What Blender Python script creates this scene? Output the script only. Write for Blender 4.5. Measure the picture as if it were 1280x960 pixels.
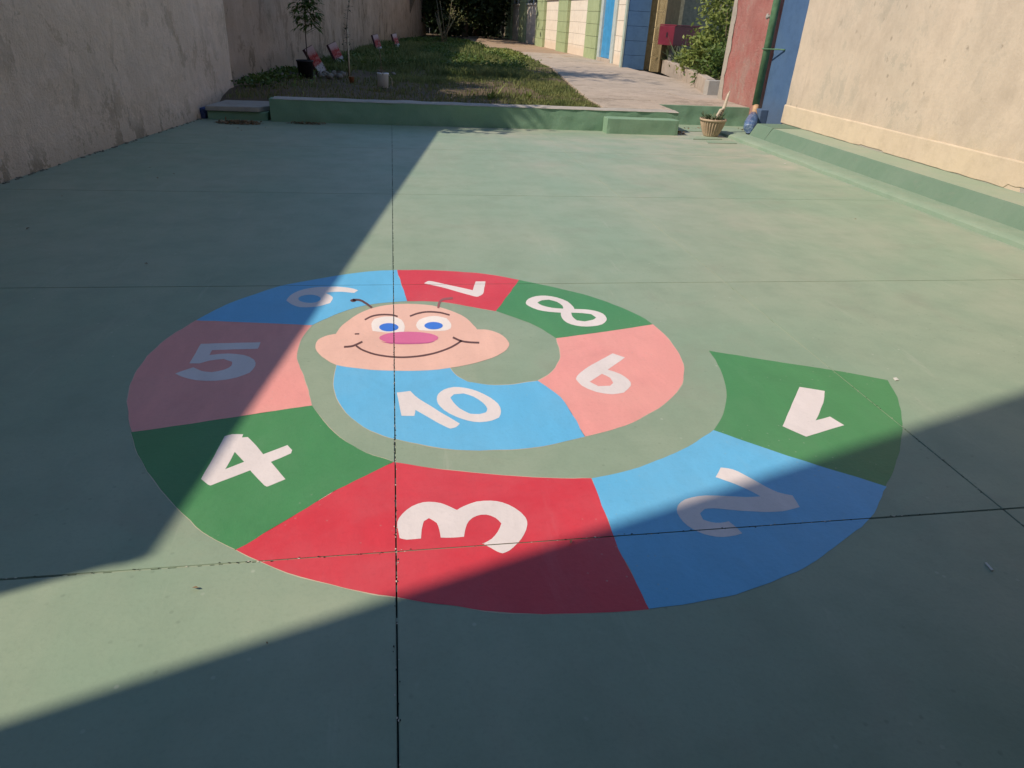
import bpy, bmesh, math, random
import numpy as np
from mathutils import Vector, Matrix, noise
from mathutils.geometry import tessellate_polygon

for o in list(bpy.data.objects):
    bpy.data.objects.remove(o)
S = bpy.context.scene
COL = S.collection

# ------------------------------------------------------------------ camera
cd = bpy.data.cameras.new('camera')
cam = bpy.data.objects.new('camera', cd)
COL.objects.link(cam)
cd.sensor_fit = 'HORIZONTAL'
cd.sensor_width = 36.0
cd.lens = 23.766
cd.clip_start = 0.05
cd.clip_end = 2000
Fv = Vector((0.15947, 0.86425, -0.47712))
Rv = Vector((0.98669, -0.15509, 0.04887))
Uv = Vector((0.03176, 0.47857, 0.87748))
M = Matrix((Rv, Uv, -Fv)).transposed().to_4x4()
M.translation = Vector((0, 0, 1.5))
cam.matrix_world = M
S.camera = cam
S.render.resolution_x, S.render.resolution_y = 1024, 768

# ------------------------------------------------------------------ light
SUN_EL = 45.0
SUN_AZ = math.atan2(0.9496, 0.3134)            # heading the light travels to, from +Y towards +X
w = bpy.data.worlds.new('World')
S.world = w
w.use_nodes = True
nt = w.node_tree
sky = nt.nodes.new('ShaderNodeTexSky')
sky.sky_type = 'NISHITA'
sky.sun_disc = False
sky.sun_elevation = math.radians(SUN_EL)
sky.sun_rotation = SUN_AZ + math.pi
sky.air_density = 1.0
sky.dust_density = 0.0
sky.ozone_density = 1.6
bg = nt.nodes['Background']
bg.inputs['Strength'].default_value = 0.121
nt.links.new(sky.outputs[0], bg.inputs[0])
sl = bpy.data.lights.new('sun', 'SUN')
sun = bpy.data.objects.new('sun', sl)
COL.objects.link(sun)
sl.energy = 3.2
sl.angle = math.radians(0.53)
sl.color = (1.0, 0.875, 0.715)
c = math.cos(math.radians(SUN_EL))
d = Vector((math.sin(SUN_AZ) * c, math.cos(SUN_AZ) * c, -math.sin(math.radians(SUN_EL))))
sun.rotation_euler = d.to_track_quat('-Z', 'Y').to_euler()
sun.location = (-20, -6, 14)
S.view_settings.view_transform = 'Standard'
S.view_settings.look = 'None'
S.view_settings.exposure = 0.64
S.view_settings.gamma = 1.0
S.render.engine = 'CYCLES'

rnd = random.Random(11)

# ------------------------------------------------------------------ helpers
class NT:
    """small node-graph helper for one material"""
    def __init__(self, name):
        self.m = bpy.data.materials.new(name)
        self.m.use_nodes = True
        self.t = self.m.node_tree
        self.b = self.t.nodes['Principled BSDF']
        g = self.t.nodes.new('ShaderNodeNewGeometry')
        self.pos = g.outputs['Position']
    def n(self, kind, **kw):
        nd = self.t.nodes.new(kind)
        for k, v in kw.items():
            if k.startswith('i_'):
                nd.inputs[k[2:].replace('_', ' ')].default_value = v
            else:
                setattr(nd, k, v)
        return nd
    def link(self, a, b):
        self.t.links.new(a, b)
    def map(self, scale=(1, 1, 1), loc=(0, 0, 0), rot=(0, 0, 0)):
        m = self.n('ShaderNodeMapping')
        self.link(self.pos, m.inputs[0])
        m.inputs['Scale'].default_value = scale
        m.inputs['Location'].default_value = loc
        m.inputs['Rotation'].default_value = rot
        return m.outputs[0]
    def noise(self, scale, detail=5, rough=0.6, vec=None, dist=0.0):
        x = self.n('ShaderNodeTexNoise')
        x.inputs['Scale'].default_value = scale
        x.inputs['Detail'].default_value = detail
        x.inputs['Roughness'].default_value = rough
        x.inputs['Distortion'].default_value = dist
        self.link(vec if vec is not None else self.pos, x.inputs['Vector'])
        return x.outputs['Fac']
    def ramp(self, fac, a, b, c0=(0, 0, 0, 1), c1=(1, 1, 1, 1)):
        r = self.n('ShaderNodeValToRGB')
        r.color_ramp.elements[0].position = a
        r.color_ramp.elements[1].position = b
        r.color_ramp.elements[0].color = c0
        r.color_ramp.elements[1].color = c1
        self.link(fac, r.inputs[0])
        return r.outputs[0]
    def mix(self, fac, a, b, mode='MIX'):
        m = self.n('ShaderNodeMix', data_type='RGBA', blend_type=mode)
        for sock, v in ((m.inputs[0], fac), (m.inputs[6], a), (m.inputs[7], b)):
            if isinstance(v, (int, float)):
                sock.default_value = v
            elif isinstance(v, (tuple, list)):
                sock.default_value = tuple(v) + ((1,) if len(v) == 3 else ())
            else:
                self.link(v, sock)
        return m.outputs[2]
    def math(self, op, a, b=None):
        m = self.n('ShaderNodeMath', operation=op)
        for i, v in enumerate((a, b)):
            if v is None:
                continue
            if isinstance(v, (int, float)):
                m.inputs[i].default_value = v
            else:
                self.link(v, m.inputs[i])
        return m.outputs[0]
    def out(self, col, rough=0.7, bump=None, dist=0.01, strength=0.5, spec=0.35):
        if isinstance(col, (tuple, list)):
            self.b.inputs['Base Color'].default_value = tuple(col) + ((1,) if len(col) == 3 else ())
        else:
            self.link(col, self.b.inputs['Base Color'])
        if isinstance(rough, (int, float)):
            self.b.inputs['Roughness'].default_value = rough
        else:
            self.link(rough, self.b.inputs['Roughness'])
        self.b.inputs['Specular IOR Level'].default_value = spec
        if bump is not None:
            bn = self.n('ShaderNodeBump')
            bn.inputs['Strength'].default_value = strength
            bn.inputs['Distance'].default_value = dist
            self.link(bump, bn.inputs['Height'])
            self.link(bn.outputs[0], self.b.inputs['Normal'])
        return self.m

def mul(c, k):
    return tuple(min(1.0, v * k) for v in c)

def simple(name, col, var=0.25, scale=6, rough=0.7, bump=0.3, spec=0.3, bd=0.004):
    t = NT(name)
    a = t.noise(scale, 6)
    b = t.noise(scale * 9, 4)
    c_ = t.mix(t.ramp(a, .3, .7), mul(col, 1 - var), mul(col, 1 + var))
    c_ = t.mix(t.math('MULTIPLY', t.ramp(b, .45, .75), .35), c_, mul(col, 1 - var * 1.4))
    return t.out(c_, rough, b, bd, bump, spec)

class MB:
    """collects simple shapes; build() links them as ONE mesh object"""
    def __init__(self):
        self.bm = bmesh.new()
    def quad(self, pts):
        return self.bm.faces.new([self.bm.verts.new(p) for p in pts])
    def box(self, x0, x1, y0, y1, z0, z1, bevel=0.0, seg=2):
        r = bmesh.ops.create_cube(self.bm, size=1.0)
        vs = r['verts']
        for v in vs:
            v.co = Vector(((x0 + x1) / 2 + v.co.x * (x1 - x0), (y0 + y1) / 2 + v.co.y * (y1 - y0), (z0 + z1) / 2 + v.co.z * (z1 - z0)))
        if bevel:
            es = list({e for v in vs for e in v.link_edges})
            bmesh.ops.bevel(self.bm, geom=es, offset=bevel, segments=seg, affect='EDGES', profile=0.6)
        return self
    def prism(self, poly, z0, z1, bevel=0.0):
        lo = [self.bm.verts.new((x, y, z0)) for x, y in poly]
        hi = [self.bm.verts.new((x, y, z1)) for x, y in poly]
        n = len(poly)
        fs = [self.bm.faces.new(lo[::-1]), self.bm.faces.new(hi)]
        for i in range(n):
            fs.append(self.bm.faces.new((lo[i], lo[(i + 1) % n], hi[(i + 1) % n], hi[i])))
        if bevel:
            es = list({e for f in fs for e in f.edges})
            bmesh.ops.bevel(self.bm, geom=es, offset=bevel, segments=2, affect='EDGES', profile=0.6)
        return self
    def tube(self, pts, rad, seg=8, cap=True):
        pts = [Vector(p) for p in pts]
        rads = rad if isinstance(rad, (list, tuple)) else [rad] * len(pts)
        rings = []
        up = Vector((0, 0, 1))
        for i, p in enumerate(pts):
            t = (pts[min(i + 1, len(pts) - 1)] - pts[max(i - 1, 0)]).normalized()
            a = t.cross(up)
            if a.length < 1e-3:
                a = t.cross(Vector((1, 0, 0)))
            a.normalize()
            b = t.cross(a).normalized()
            rings.append([self.bm.verts.new(p + (a * math.cos(2 * math.pi * k / seg) + b * math.sin(2 * math.pi * k / seg)) * rads[i]) for k in range(seg)])
        for i in range(len(rings) - 1):
            for k in range(seg):
                f = self.bm.faces.new((rings[i][k], rings[i][(k + 1) % seg], rings[i + 1][(k + 1) % seg], rings[i + 1][k]))
                f.smooth = True
        if cap:
            self.bm.faces.new(rings[0][::-1])
            self.bm.faces.new(rings[-1])
        return self
    def lathe(self, prof, seg=32, c=(0, 0), flute=0.0, nfl=0):
        rings = []
        for r, z, fl in [(p + (0,))[:3] for p in prof]:
            ring = []
            for k in range(seg):
                a = 2 * math.pi * k / seg
                rr = r * (1 + fl * math.cos(a * nfl)) if nfl else r
                ring.append(self.bm.verts.new((c[0] + rr * math.cos(a), c[1] + rr * math.sin(a), z)))
            rings.append(ring)
        for i in range(len(rings) - 1):
            for k in range(seg):
                f = self.bm.faces.new((rings[i][k], rings[i][(k + 1) % seg], rings[i + 1][(k + 1) % seg], rings[i + 1][k]))
                f.smooth = True
        return self
    def leaf(self, p, dirv, length, width, fold=0.2, droop=0.0):
        """one leaf of four triangles, folded along its midrib"""
        dv = Vector(dirv).normalized()
        s = dv.cross(Vector((rnd.uniform(-.3, .3), rnd.uniform(-.3, .3), 1)))
        if s.length < 1e-3:
            s = Vector((1, 0, 0))
        s.normalize()
        nrm = s.cross(dv).normalized()
        p = Vector(p)
        a = self.bm.verts.new(p)
        mid = p + dv * length * .5 - Vector((0, 0, droop * length * .3))
        tip = self.bm.verts.new(p + dv * length - Vector((0, 0, droop * length)))
        m = self.bm.verts.new(mid)
        l = self.bm.verts.new(mid + s * width * .5 + nrm * width * fold)
        r = self.bm.verts.new(mid - s * width * .5 + nrm * width * fold)
        for tri in ((a, l, m), (l, tip, m), (a, m, r), (m, tip, r)):
            self.bm.faces.new(tri)
    def build(self, name, mat, parent=None, smooth=False):
        bmesh.ops.recalc_face_normals(self.bm, faces=self.bm.faces)
        me = bpy.data.meshes.new(name)
        self.bm.to_mesh(me)
        self.bm.free()
        if smooth:
            for p in me.polygons:
                p.use_smooth = True
        me.materials.append(mat)
        o = bpy.data.objects.new(name, me)
        COL.objects.link(o)
        if parent is not None:
            o.parent = parent
        return o

def tag(o, label=None, cat=None, group=None, kind=None):
    if label: o['label'] = label
    if cat: o['category'] = cat
    if group: o['group'] = group
    if kind: o['kind'] = kind
    return o

def thing(name, label=None, cat=None, loc=(0, 0, 0), group=None, kind=None):
    o = bpy.data.objects.new(name, None)
    o.empty_display_size = 0.1
    o.location = loc
    COL.objects.link(o)
    return tag(o, label, cat, group, kind)

def part_of(o, parent):
    """parents a world-space part to a thing that has a location"""
    o.parent = parent
    o.location = -parent.location
    return o

def link_copy(src, name, parent=None, loc=None):
    o = bpy.data.objects.new(name, src.data)
    COL.objects.link(o)
    if parent is not None: o.parent = parent
    if loc is not None: o.location = loc
    return o

def rough_grid(mb, origin, u, v, nu, nv, amp, scale, nrm, seed=0.0, edge_u=None):
    """a subdivided wall face with uneven surface: origin + a*u + b*v pushed along nrm"""
    o, u, v, nrm = Vector(origin), Vector(u), Vector(v), Vector(nrm).normalized()
    vs = []
    for j in range(nv + 1):
        row = []
        for i in range(nu + 1):
            p = o + u * (i / nu) + v * (j / nv)
            k = noise.fractal(p * scale + Vector((seed, 0, 0)), 1.0, 2.0, 4)
            row.append(mb.bm.verts.new(p + nrm * amp * k))
        vs.append(row)
    for j in range(nv):
        for i in range(nu):
            f = mb.bm.faces.new((vs[j][i], vs[j][i + 1], vs[j + 1][i + 1], vs[j + 1][i]))
            f.smooth = True
    return vs
SEGMENTS = [
  ('one','green',[(1.602,3.011),(1.696,2.966),(1.790,2.921),(1.872,2.882),(1.936,2.853),(1.988,2.831),(2.042,2.808),(2.103,2.780),(2.166,2.751),(2.226,2.721),(2.281,2.692),(2.333,2.663),(2.385,2.634),(2.366,2.578),(2.346,2.522),(2.318,2.461),(2.277,2.389),(2.229,2.312),(2.182,2.242),(2.141,2.185),(2.101,2.136),(2.062,2.089),(2.023,2.041),(1.983,1.996),(1.942,1.951),(1.897,1.906),(1.850,1.861),(1.802,1.816),(1.723,1.880),(1.644,1.943),(1.575,1.999),(1.523,2.044),(1.482,2.081),(1.440,2.119),(1.392,2.163),(1.344,2.208),(1.296,2.253),(1.331,2.295),(1.365,2.338),(1.398,2.383),(1.429,2.432),(1.458,2.484),(1.483,2.535),(1.505,2.586),(1.524,2.637),(1.541,2.689),(1.557,2.742),(1.570,2.795),(1.581,2.849),(1.590,2.903),(1.596,2.957)],[[[(1.886,2.595),(1.938,2.571),(1.991,2.546),(1.957,2.494),(1.917,2.437),(1.858,2.368),(1.792,2.293),(1.835,2.306),(1.878,2.320),(1.891,2.283),(1.903,2.247),(1.791,2.210),(1.678,2.172),(1.647,2.216),(1.616,2.260),(1.751,2.427)]]]),
  ('two','blue',[(1.296,2.253),(1.344,2.208),(1.392,2.163),(1.440,2.119),(1.482,2.081),(1.523,2.044),(1.575,1.999),(1.644,1.943),(1.723,1.880),(1.802,1.816),(1.742,1.758),(1.682,1.699),(1.621,1.647),(1.559,1.606),(1.497,1.572),(1.435,1.539),(1.369,1.503),(1.304,1.467),(1.248,1.440),(1.212,1.424),(1.186,1.417),(1.153,1.407),(1.106,1.392),(1.052,1.376),(1.005,1.363),(0.974,1.356),(0.948,1.353),(0.919,1.350),(0.880,1.345),(0.836,1.339),(0.794,1.335),(0.758,1.333),(0.725,1.332),(0.691,1.331),(0.689,1.356),(0.687,1.382),(0.685,1.408),(0.684,1.433),(0.684,1.459),(0.683,1.487),(0.680,1.519),(0.676,1.553),(0.674,1.591),(0.675,1.634),(0.677,1.681),(0.679,1.726),(0.680,1.768),(0.681,1.808),(0.682,1.849),(0.683,1.889),(0.684,1.929),(0.686,1.969),(0.721,1.975),(0.755,1.981),(0.794,1.990),(0.839,2.004),(0.888,2.021),(0.942,2.044),(1.004,2.072),(1.071,2.105),(1.135,2.140),(1.191,2.176),(1.243,2.215)],[[[(1.161,1.932),(1.185,1.960),(1.209,1.988),(1.223,1.985),(1.237,1.980),(1.252,1.972),(1.267,1.957),(1.285,1.929),(1.302,1.900),(1.316,1.877),(1.330,1.856),(1.345,1.837),(1.361,1.820),(1.383,1.807),(1.406,1.796),(1.400,1.763),(1.394,1.731),(1.370,1.724),(1.345,1.718),(1.320,1.714),(1.295,1.714),(1.271,1.715),(1.245,1.718),(1.212,1.723),(1.177,1.729),(1.146,1.737),(1.119,1.744),(1.096,1.750),(1.076,1.754),(1.059,1.755),(1.043,1.754),(1.029,1.743),(1.016,1.732),(1.014,1.715),(1.013,1.699),(1.024,1.690),(1.036,1.683),(1.052,1.678),(1.069,1.677),(1.084,1.679),(1.100,1.682),(1.106,1.666),(1.112,1.650),(1.116,1.633),(1.120,1.616),(1.108,1.613),(1.093,1.609),(1.070,1.606),(1.045,1.605),(1.025,1.609),(1.007,1.616),(0.988,1.626),(0.971,1.639),(0.956,1.655),(0.945,1.673),(0.938,1.696),(0.936,1.720),(0.936,1.741),(0.941,1.761),(0.953,1.781),(0.971,1.798),(0.993,1.812),(1.019,1.821),(1.048,1.826),(1.079,1.827),(1.115,1.824),(1.153,1.818),(1.190,1.811),(1.224,1.804),(1.253,1.803),(1.280,1.803),(1.271,1.818),(1.260,1.835),(1.242,1.858),(1.222,1.881),(1.203,1.900),(1.185,1.914),(1.173,1.924)]]]),
  ('three','red',[(0.686,1.969),(0.684,1.929),(0.683,1.889),(0.682,1.849),(0.681,1.808),(0.680,1.768),(0.679,1.726),(0.677,1.681),(0.675,1.634),(0.674,1.591),(0.676,1.553),(0.680,1.519),(0.683,1.487),(0.684,1.459),(0.684,1.433),(0.685,1.408),(0.687,1.382),(0.689,1.356),(0.691,1.331),(0.633,1.331),(0.575,1.331),(0.520,1.332),(0.469,1.335),(0.422,1.340),(0.376,1.345),(0.332,1.352),(0.289,1.359),(0.249,1.368),(0.213,1.377),(0.178,1.387),(0.137,1.399),(0.079,1.417),(0.014,1.438),(-0.039,1.455),(-0.069,1.464),(-0.087,1.469),(-0.110,1.478),(-0.145,1.492),(-0.185,1.508),(-0.228,1.527),(-0.273,1.547),(-0.321,1.569),(-0.364,1.591),(-0.400,1.612),(-0.432,1.634),(-0.461,1.654),(-0.486,1.672),(-0.507,1.689),(-0.529,1.705),(-0.479,1.752),(-0.429,1.800),(-0.381,1.846),(-0.337,1.891),(-0.294,1.935),(-0.245,1.981),(-0.182,2.031),(-0.113,2.084),(-0.043,2.137),(0.020,2.114),(0.084,2.091),(0.139,2.072),(0.179,2.060),(0.210,2.053),(0.247,2.044),(0.298,2.031),(0.355,2.017),(0.412,2.004),(0.469,1.994),(0.527,1.985),(0.578,1.978),(0.619,1.973),(0.652,1.971)],[[[(-0.033,1.768),(-0.032,1.788),(-0.027,1.806),(-0.016,1.828),(-0.001,1.849),(0.017,1.867),(0.038,1.879),(0.057,1.885),(0.077,1.885),(0.099,1.880),(0.120,1.872),(0.138,1.859),(0.152,1.847),(0.161,1.838),(0.169,1.831),(0.181,1.841),(0.196,1.851),(0.218,1.862),(0.242,1.871),(0.267,1.873),(0.291,1.872),(0.312,1.868),(0.332,1.859),(0.353,1.844),(0.372,1.824),(0.388,1.797),(0.398,1.770),(0.401,1.751),(0.399,1.733),(0.391,1.708),(0.379,1.684),(0.366,1.664),(0.352,1.647),(0.337,1.630),(0.323,1.616),(0.310,1.609),(0.298,1.605),(0.289,1.609),(0.278,1.617),(0.260,1.634),(0.238,1.655),(0.254,1.664),(0.269,1.674),(0.282,1.688),(0.294,1.705),(0.304,1.725),(0.312,1.747),(0.305,1.763),(0.296,1.778),(0.283,1.789),(0.268,1.796),(0.251,1.797),(0.234,1.793),(0.218,1.784),(0.205,1.770),(0.197,1.753),(0.191,1.733),(0.186,1.713),(0.182,1.693),(0.160,1.692),(0.140,1.693),(0.123,1.695),(0.106,1.698),(0.106,1.717),(0.105,1.736),(0.103,1.754),(0.099,1.771),(0.088,1.785),(0.075,1.798),(0.065,1.790),(0.056,1.783),(0.050,1.762),(0.045,1.742),(0.043,1.721),(0.042,1.700),(0.017,1.699),(-0.004,1.699),(-0.017,1.704),(-0.026,1.709),(-0.030,1.740)]]]),
  ('four','green',[(-0.043,2.137),(-0.113,2.084),(-0.182,2.031),(-0.245,1.981),(-0.294,1.935),(-0.337,1.891),(-0.381,1.846),(-0.429,1.800),(-0.479,1.752),(-0.529,1.705),(-0.552,1.722),(-0.575,1.739),(-0.599,1.758),(-0.624,1.780),(-0.649,1.803),(-0.676,1.831),(-0.703,1.863),(-0.733,1.900),(-0.765,1.942),(-0.802,1.991),(-0.842,2.045),(-0.880,2.100),(-0.915,2.153),(-0.948,2.208),(-0.979,2.262),(-1.005,2.316),(-1.029,2.370),(-1.053,2.424),(-0.949,2.449),(-0.845,2.473),(-0.737,2.499),(-0.622,2.526),(-0.504,2.555),(-0.385,2.583),(-0.358,2.521),(-0.330,2.459),(-0.303,2.404),(-0.278,2.361),(-0.253,2.326),(-0.228,2.294),(-0.202,2.263),(-0.176,2.234),(-0.148,2.207),(-0.115,2.183),(-0.079,2.160)],[[[(-0.719,2.090),(-0.715,2.128),(-0.711,2.170),(-0.706,2.225),(-0.702,2.281),(-0.698,2.325),(-0.695,2.367),(-0.684,2.374),(-0.671,2.380),(-0.650,2.379),(-0.628,2.376),(-0.628,2.365),(-0.628,2.353),(-0.617,2.354),(-0.606,2.354),(-0.585,2.321),(-0.565,2.289),(-0.547,2.259),(-0.529,2.229),(-0.489,2.256),(-0.448,2.284),(-0.436,2.265),(-0.424,2.247),(-0.425,2.236),(-0.426,2.225),(-0.460,2.200),(-0.494,2.175),(-0.460,2.118),(-0.426,2.061),(-0.454,2.044),(-0.481,2.026),(-0.486,2.024),(-0.496,2.032),(-0.522,2.072),(-0.547,2.113),(-0.555,2.125),(-0.557,2.129),(-0.617,2.088),(-0.677,2.048),(-0.681,2.049),(-0.688,2.054),(-0.702,2.070)],[(-0.636,2.254),(-0.613,2.218),(-0.591,2.182),(-0.620,2.162),(-0.648,2.142),(-0.642,2.198)]]]),
  ('five','pink',[(-1.053,2.424),(-1.075,2.479),(-1.096,2.533),(-1.115,2.584),(-1.131,2.630),(-1.145,2.672),(-1.157,2.720),(-1.170,2.777),(-1.182,2.840),(-1.190,2.904),(-1.193,2.971),(-1.194,3.039),(-1.190,3.107),(-1.182,3.174),(-1.171,3.241),(-1.155,3.309),(-1.131,3.381),(-1.102,3.454),(-1.074,3.528),(-0.872,3.498),(-0.670,3.468),(-0.468,3.438),(-0.476,3.410),(-0.483,3.382),(-0.490,3.351),(-0.497,3.313),(-0.503,3.272),(-0.507,3.229),(-0.509,3.183),(-0.509,3.137),(-0.507,3.095),(-0.504,3.066),(-0.500,3.042),(-0.491,3.003),(-0.473,2.937),(-0.451,2.856),(-0.430,2.779),(-0.414,2.712),(-0.400,2.647),(-0.385,2.583),(-0.504,2.555),(-0.622,2.526),(-0.737,2.499),(-0.845,2.473),(-0.949,2.449)],[[[(-0.981,3.230),(-0.839,3.232),(-0.698,3.234),(-0.698,3.197),(-0.699,3.160),(-0.806,3.156),(-0.912,3.153),(-0.912,3.127),(-0.912,3.100),(-0.871,3.109),(-0.830,3.113),(-0.790,3.106),(-0.753,3.091),(-0.721,3.066),(-0.697,3.036),(-0.685,3.005),(-0.681,2.972),(-0.685,2.938),(-0.693,2.904),(-0.717,2.879),(-0.745,2.857),(-0.784,2.842),(-0.827,2.835),(-0.871,2.836),(-0.913,2.845),(-0.951,2.863),(-0.982,2.883),(-1.003,2.900),(-1.019,2.917),(-0.987,2.945),(-0.954,2.972),(-0.931,2.951),(-0.908,2.933),(-0.885,2.925),(-0.862,2.919),(-0.836,2.928),(-0.814,2.940),(-0.798,2.958),(-0.790,2.979),(-0.790,3.000),(-0.794,3.021),(-0.815,3.037),(-0.836,3.053),(-0.868,3.047),(-0.897,3.039),(-0.917,3.027),(-0.935,3.012),(-0.958,3.014),(-0.982,3.015),(-0.981,3.122)]]]),
  ('six','blue',[(-1.074,3.528),(-1.039,3.602),(-1.003,3.676),(-0.966,3.744),(-0.922,3.804),(-0.876,3.857),(-0.831,3.907),(-0.793,3.953),(-0.756,3.996),(-0.709,4.037),(-0.646,4.079),(-0.572,4.119),(-0.502,4.156),(-0.440,4.190),(-0.381,4.219),(-0.324,4.245),(-0.269,4.266),(-0.216,4.283),(-0.164,4.296),(-0.113,4.306),(-0.064,4.312),(-0.015,4.318),(0.004,4.133),(0.023,3.949),(0.041,3.765),(-0.024,3.755),(-0.089,3.744),(-0.149,3.728),(-0.202,3.704),(-0.249,3.675),(-0.292,3.643),(-0.329,3.607),(-0.363,3.569),(-0.393,3.532),(-0.420,3.500),(-0.444,3.469),(-0.468,3.438),(-0.670,3.468),(-0.872,3.498)],[[[(-0.646,3.799),(-0.642,3.834),(-0.635,3.869),(-0.620,3.909),(-0.599,3.946),(-0.572,3.972),(-0.541,3.990),(-0.505,4.005),(-0.466,4.014),(-0.422,4.017),(-0.378,4.015),(-0.336,4.006),(-0.298,3.992),(-0.271,3.972),(-0.247,3.950),(-0.259,3.927),(-0.271,3.904),(-0.307,3.916),(-0.342,3.926),(-0.376,3.928),(-0.405,3.925),(-0.422,3.919),(-0.436,3.911),(-0.413,3.882),(-0.395,3.854),(-0.389,3.833),(-0.389,3.811),(-0.393,3.781),(-0.398,3.749),(-0.419,3.731),(-0.440,3.714),(-0.465,3.700),(-0.493,3.692),(-0.526,3.689),(-0.559,3.694),(-0.585,3.709),(-0.607,3.732),(-0.627,3.763)],[(-0.456,3.817),(-0.456,3.800),(-0.461,3.784),(-0.470,3.771),(-0.482,3.761),(-0.497,3.756),(-0.513,3.754),(-0.529,3.757),(-0.545,3.764),(-0.559,3.774),(-0.570,3.788),(-0.578,3.804),(-0.582,3.821),(-0.582,3.838),(-0.577,3.853),(-0.569,3.867),(-0.557,3.877),(-0.542,3.883),(-0.526,3.885),(-0.509,3.882),(-0.493,3.875),(-0.479,3.864),(-0.467,3.850),(-0.459,3.834)]]]),
  ('seven','red',[(-0.015,4.318),(0.056,4.316),(0.126,4.315),(0.202,4.310),(0.289,4.297),(0.381,4.280),(0.462,4.261),(0.524,4.243),(0.574,4.224),(0.623,4.201),(0.672,4.173),(0.720,4.142),(0.768,4.111),(0.694,3.939),(0.620,3.766),(0.545,3.594),(0.519,3.607),(0.493,3.620),(0.457,3.638),(0.406,3.666),(0.345,3.699),(0.290,3.726),(0.248,3.742),(0.212,3.751),(0.174,3.758),(0.131,3.763),(0.086,3.764),(0.041,3.765),(0.023,3.949),(0.004,4.133)],[[[(0.152,4.060),(0.165,4.081),(0.179,4.101),(0.189,4.101),(0.209,4.093),(0.254,4.064),(0.312,4.025),(0.377,3.980),(0.446,3.931),(0.463,4.009),(0.480,4.087),(0.513,4.087),(0.545,4.086),(0.530,4.006),(0.517,3.936),(0.510,3.896),(0.502,3.868),(0.486,3.844),(0.466,3.823),(0.458,3.822),(0.443,3.829),(0.409,3.858),(0.364,3.898),(0.307,3.948),(0.248,3.996),(0.199,4.030)]]]),
  ('eight','green',[(0.768,4.111),(0.832,4.067),(0.896,4.022),(0.958,3.979),(1.016,3.936),(1.072,3.894),(1.123,3.851),(1.168,3.806),(1.208,3.760),(1.249,3.706),(1.297,3.636),(1.344,3.557),(1.381,3.489),(1.400,3.441),(1.407,3.402),(1.415,3.363),(1.314,3.335),(1.213,3.307),(1.113,3.280),(1.014,3.255),(0.915,3.230),(0.817,3.206),(0.806,3.232),(0.796,3.258),(0.785,3.284),(0.772,3.312),(0.758,3.340),(0.743,3.368),(0.725,3.395),(0.705,3.423),(0.685,3.448),(0.666,3.470),(0.648,3.490),(0.626,3.513),(0.601,3.538),(0.573,3.566),(0.545,3.594),(0.620,3.766),(0.694,3.939)],[[[(0.740,3.710),(0.751,3.745),(0.769,3.778),(0.795,3.803),(0.824,3.820),(0.856,3.828),(0.888,3.827),(0.920,3.816),(0.949,3.795),(0.977,3.764),(0.999,3.727),(1.011,3.687),(1.016,3.650),(1.016,3.626),(1.015,3.607),(1.050,3.603),(1.083,3.598),(1.110,3.589),(1.133,3.575),(1.154,3.554),(1.169,3.528),(1.173,3.497),(1.171,3.468),(1.168,3.448),(1.160,3.428),(1.143,3.402),(1.120,3.378),(1.089,3.362),(1.055,3.354),(1.022,3.352),(0.991,3.357),(0.965,3.368),(0.943,3.385),(0.925,3.409),(0.914,3.439),(0.910,3.474),(0.911,3.508),(0.915,3.533),(0.921,3.555),(0.891,3.561),(0.860,3.570),(0.826,3.583),(0.795,3.602),(0.769,3.630),(0.750,3.660),(0.740,3.684)],[(0.814,3.714),(0.830,3.734),(0.848,3.751),(0.869,3.757),(0.892,3.761),(0.914,3.744),(0.934,3.723),(0.947,3.691),(0.954,3.659),(0.953,3.636),(0.949,3.615),(0.916,3.621),(0.884,3.630),(0.855,3.648),(0.832,3.669),(0.821,3.691)],[(0.983,3.553),(1.015,3.549),(1.046,3.544),(1.071,3.535),(1.096,3.525),(1.104,3.501),(1.112,3.477),(1.099,3.459),(1.084,3.443),(1.059,3.432),(1.031,3.422),(1.010,3.431),(0.989,3.440),(0.981,3.467),(0.976,3.494),(0.978,3.523)]]]),
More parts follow.
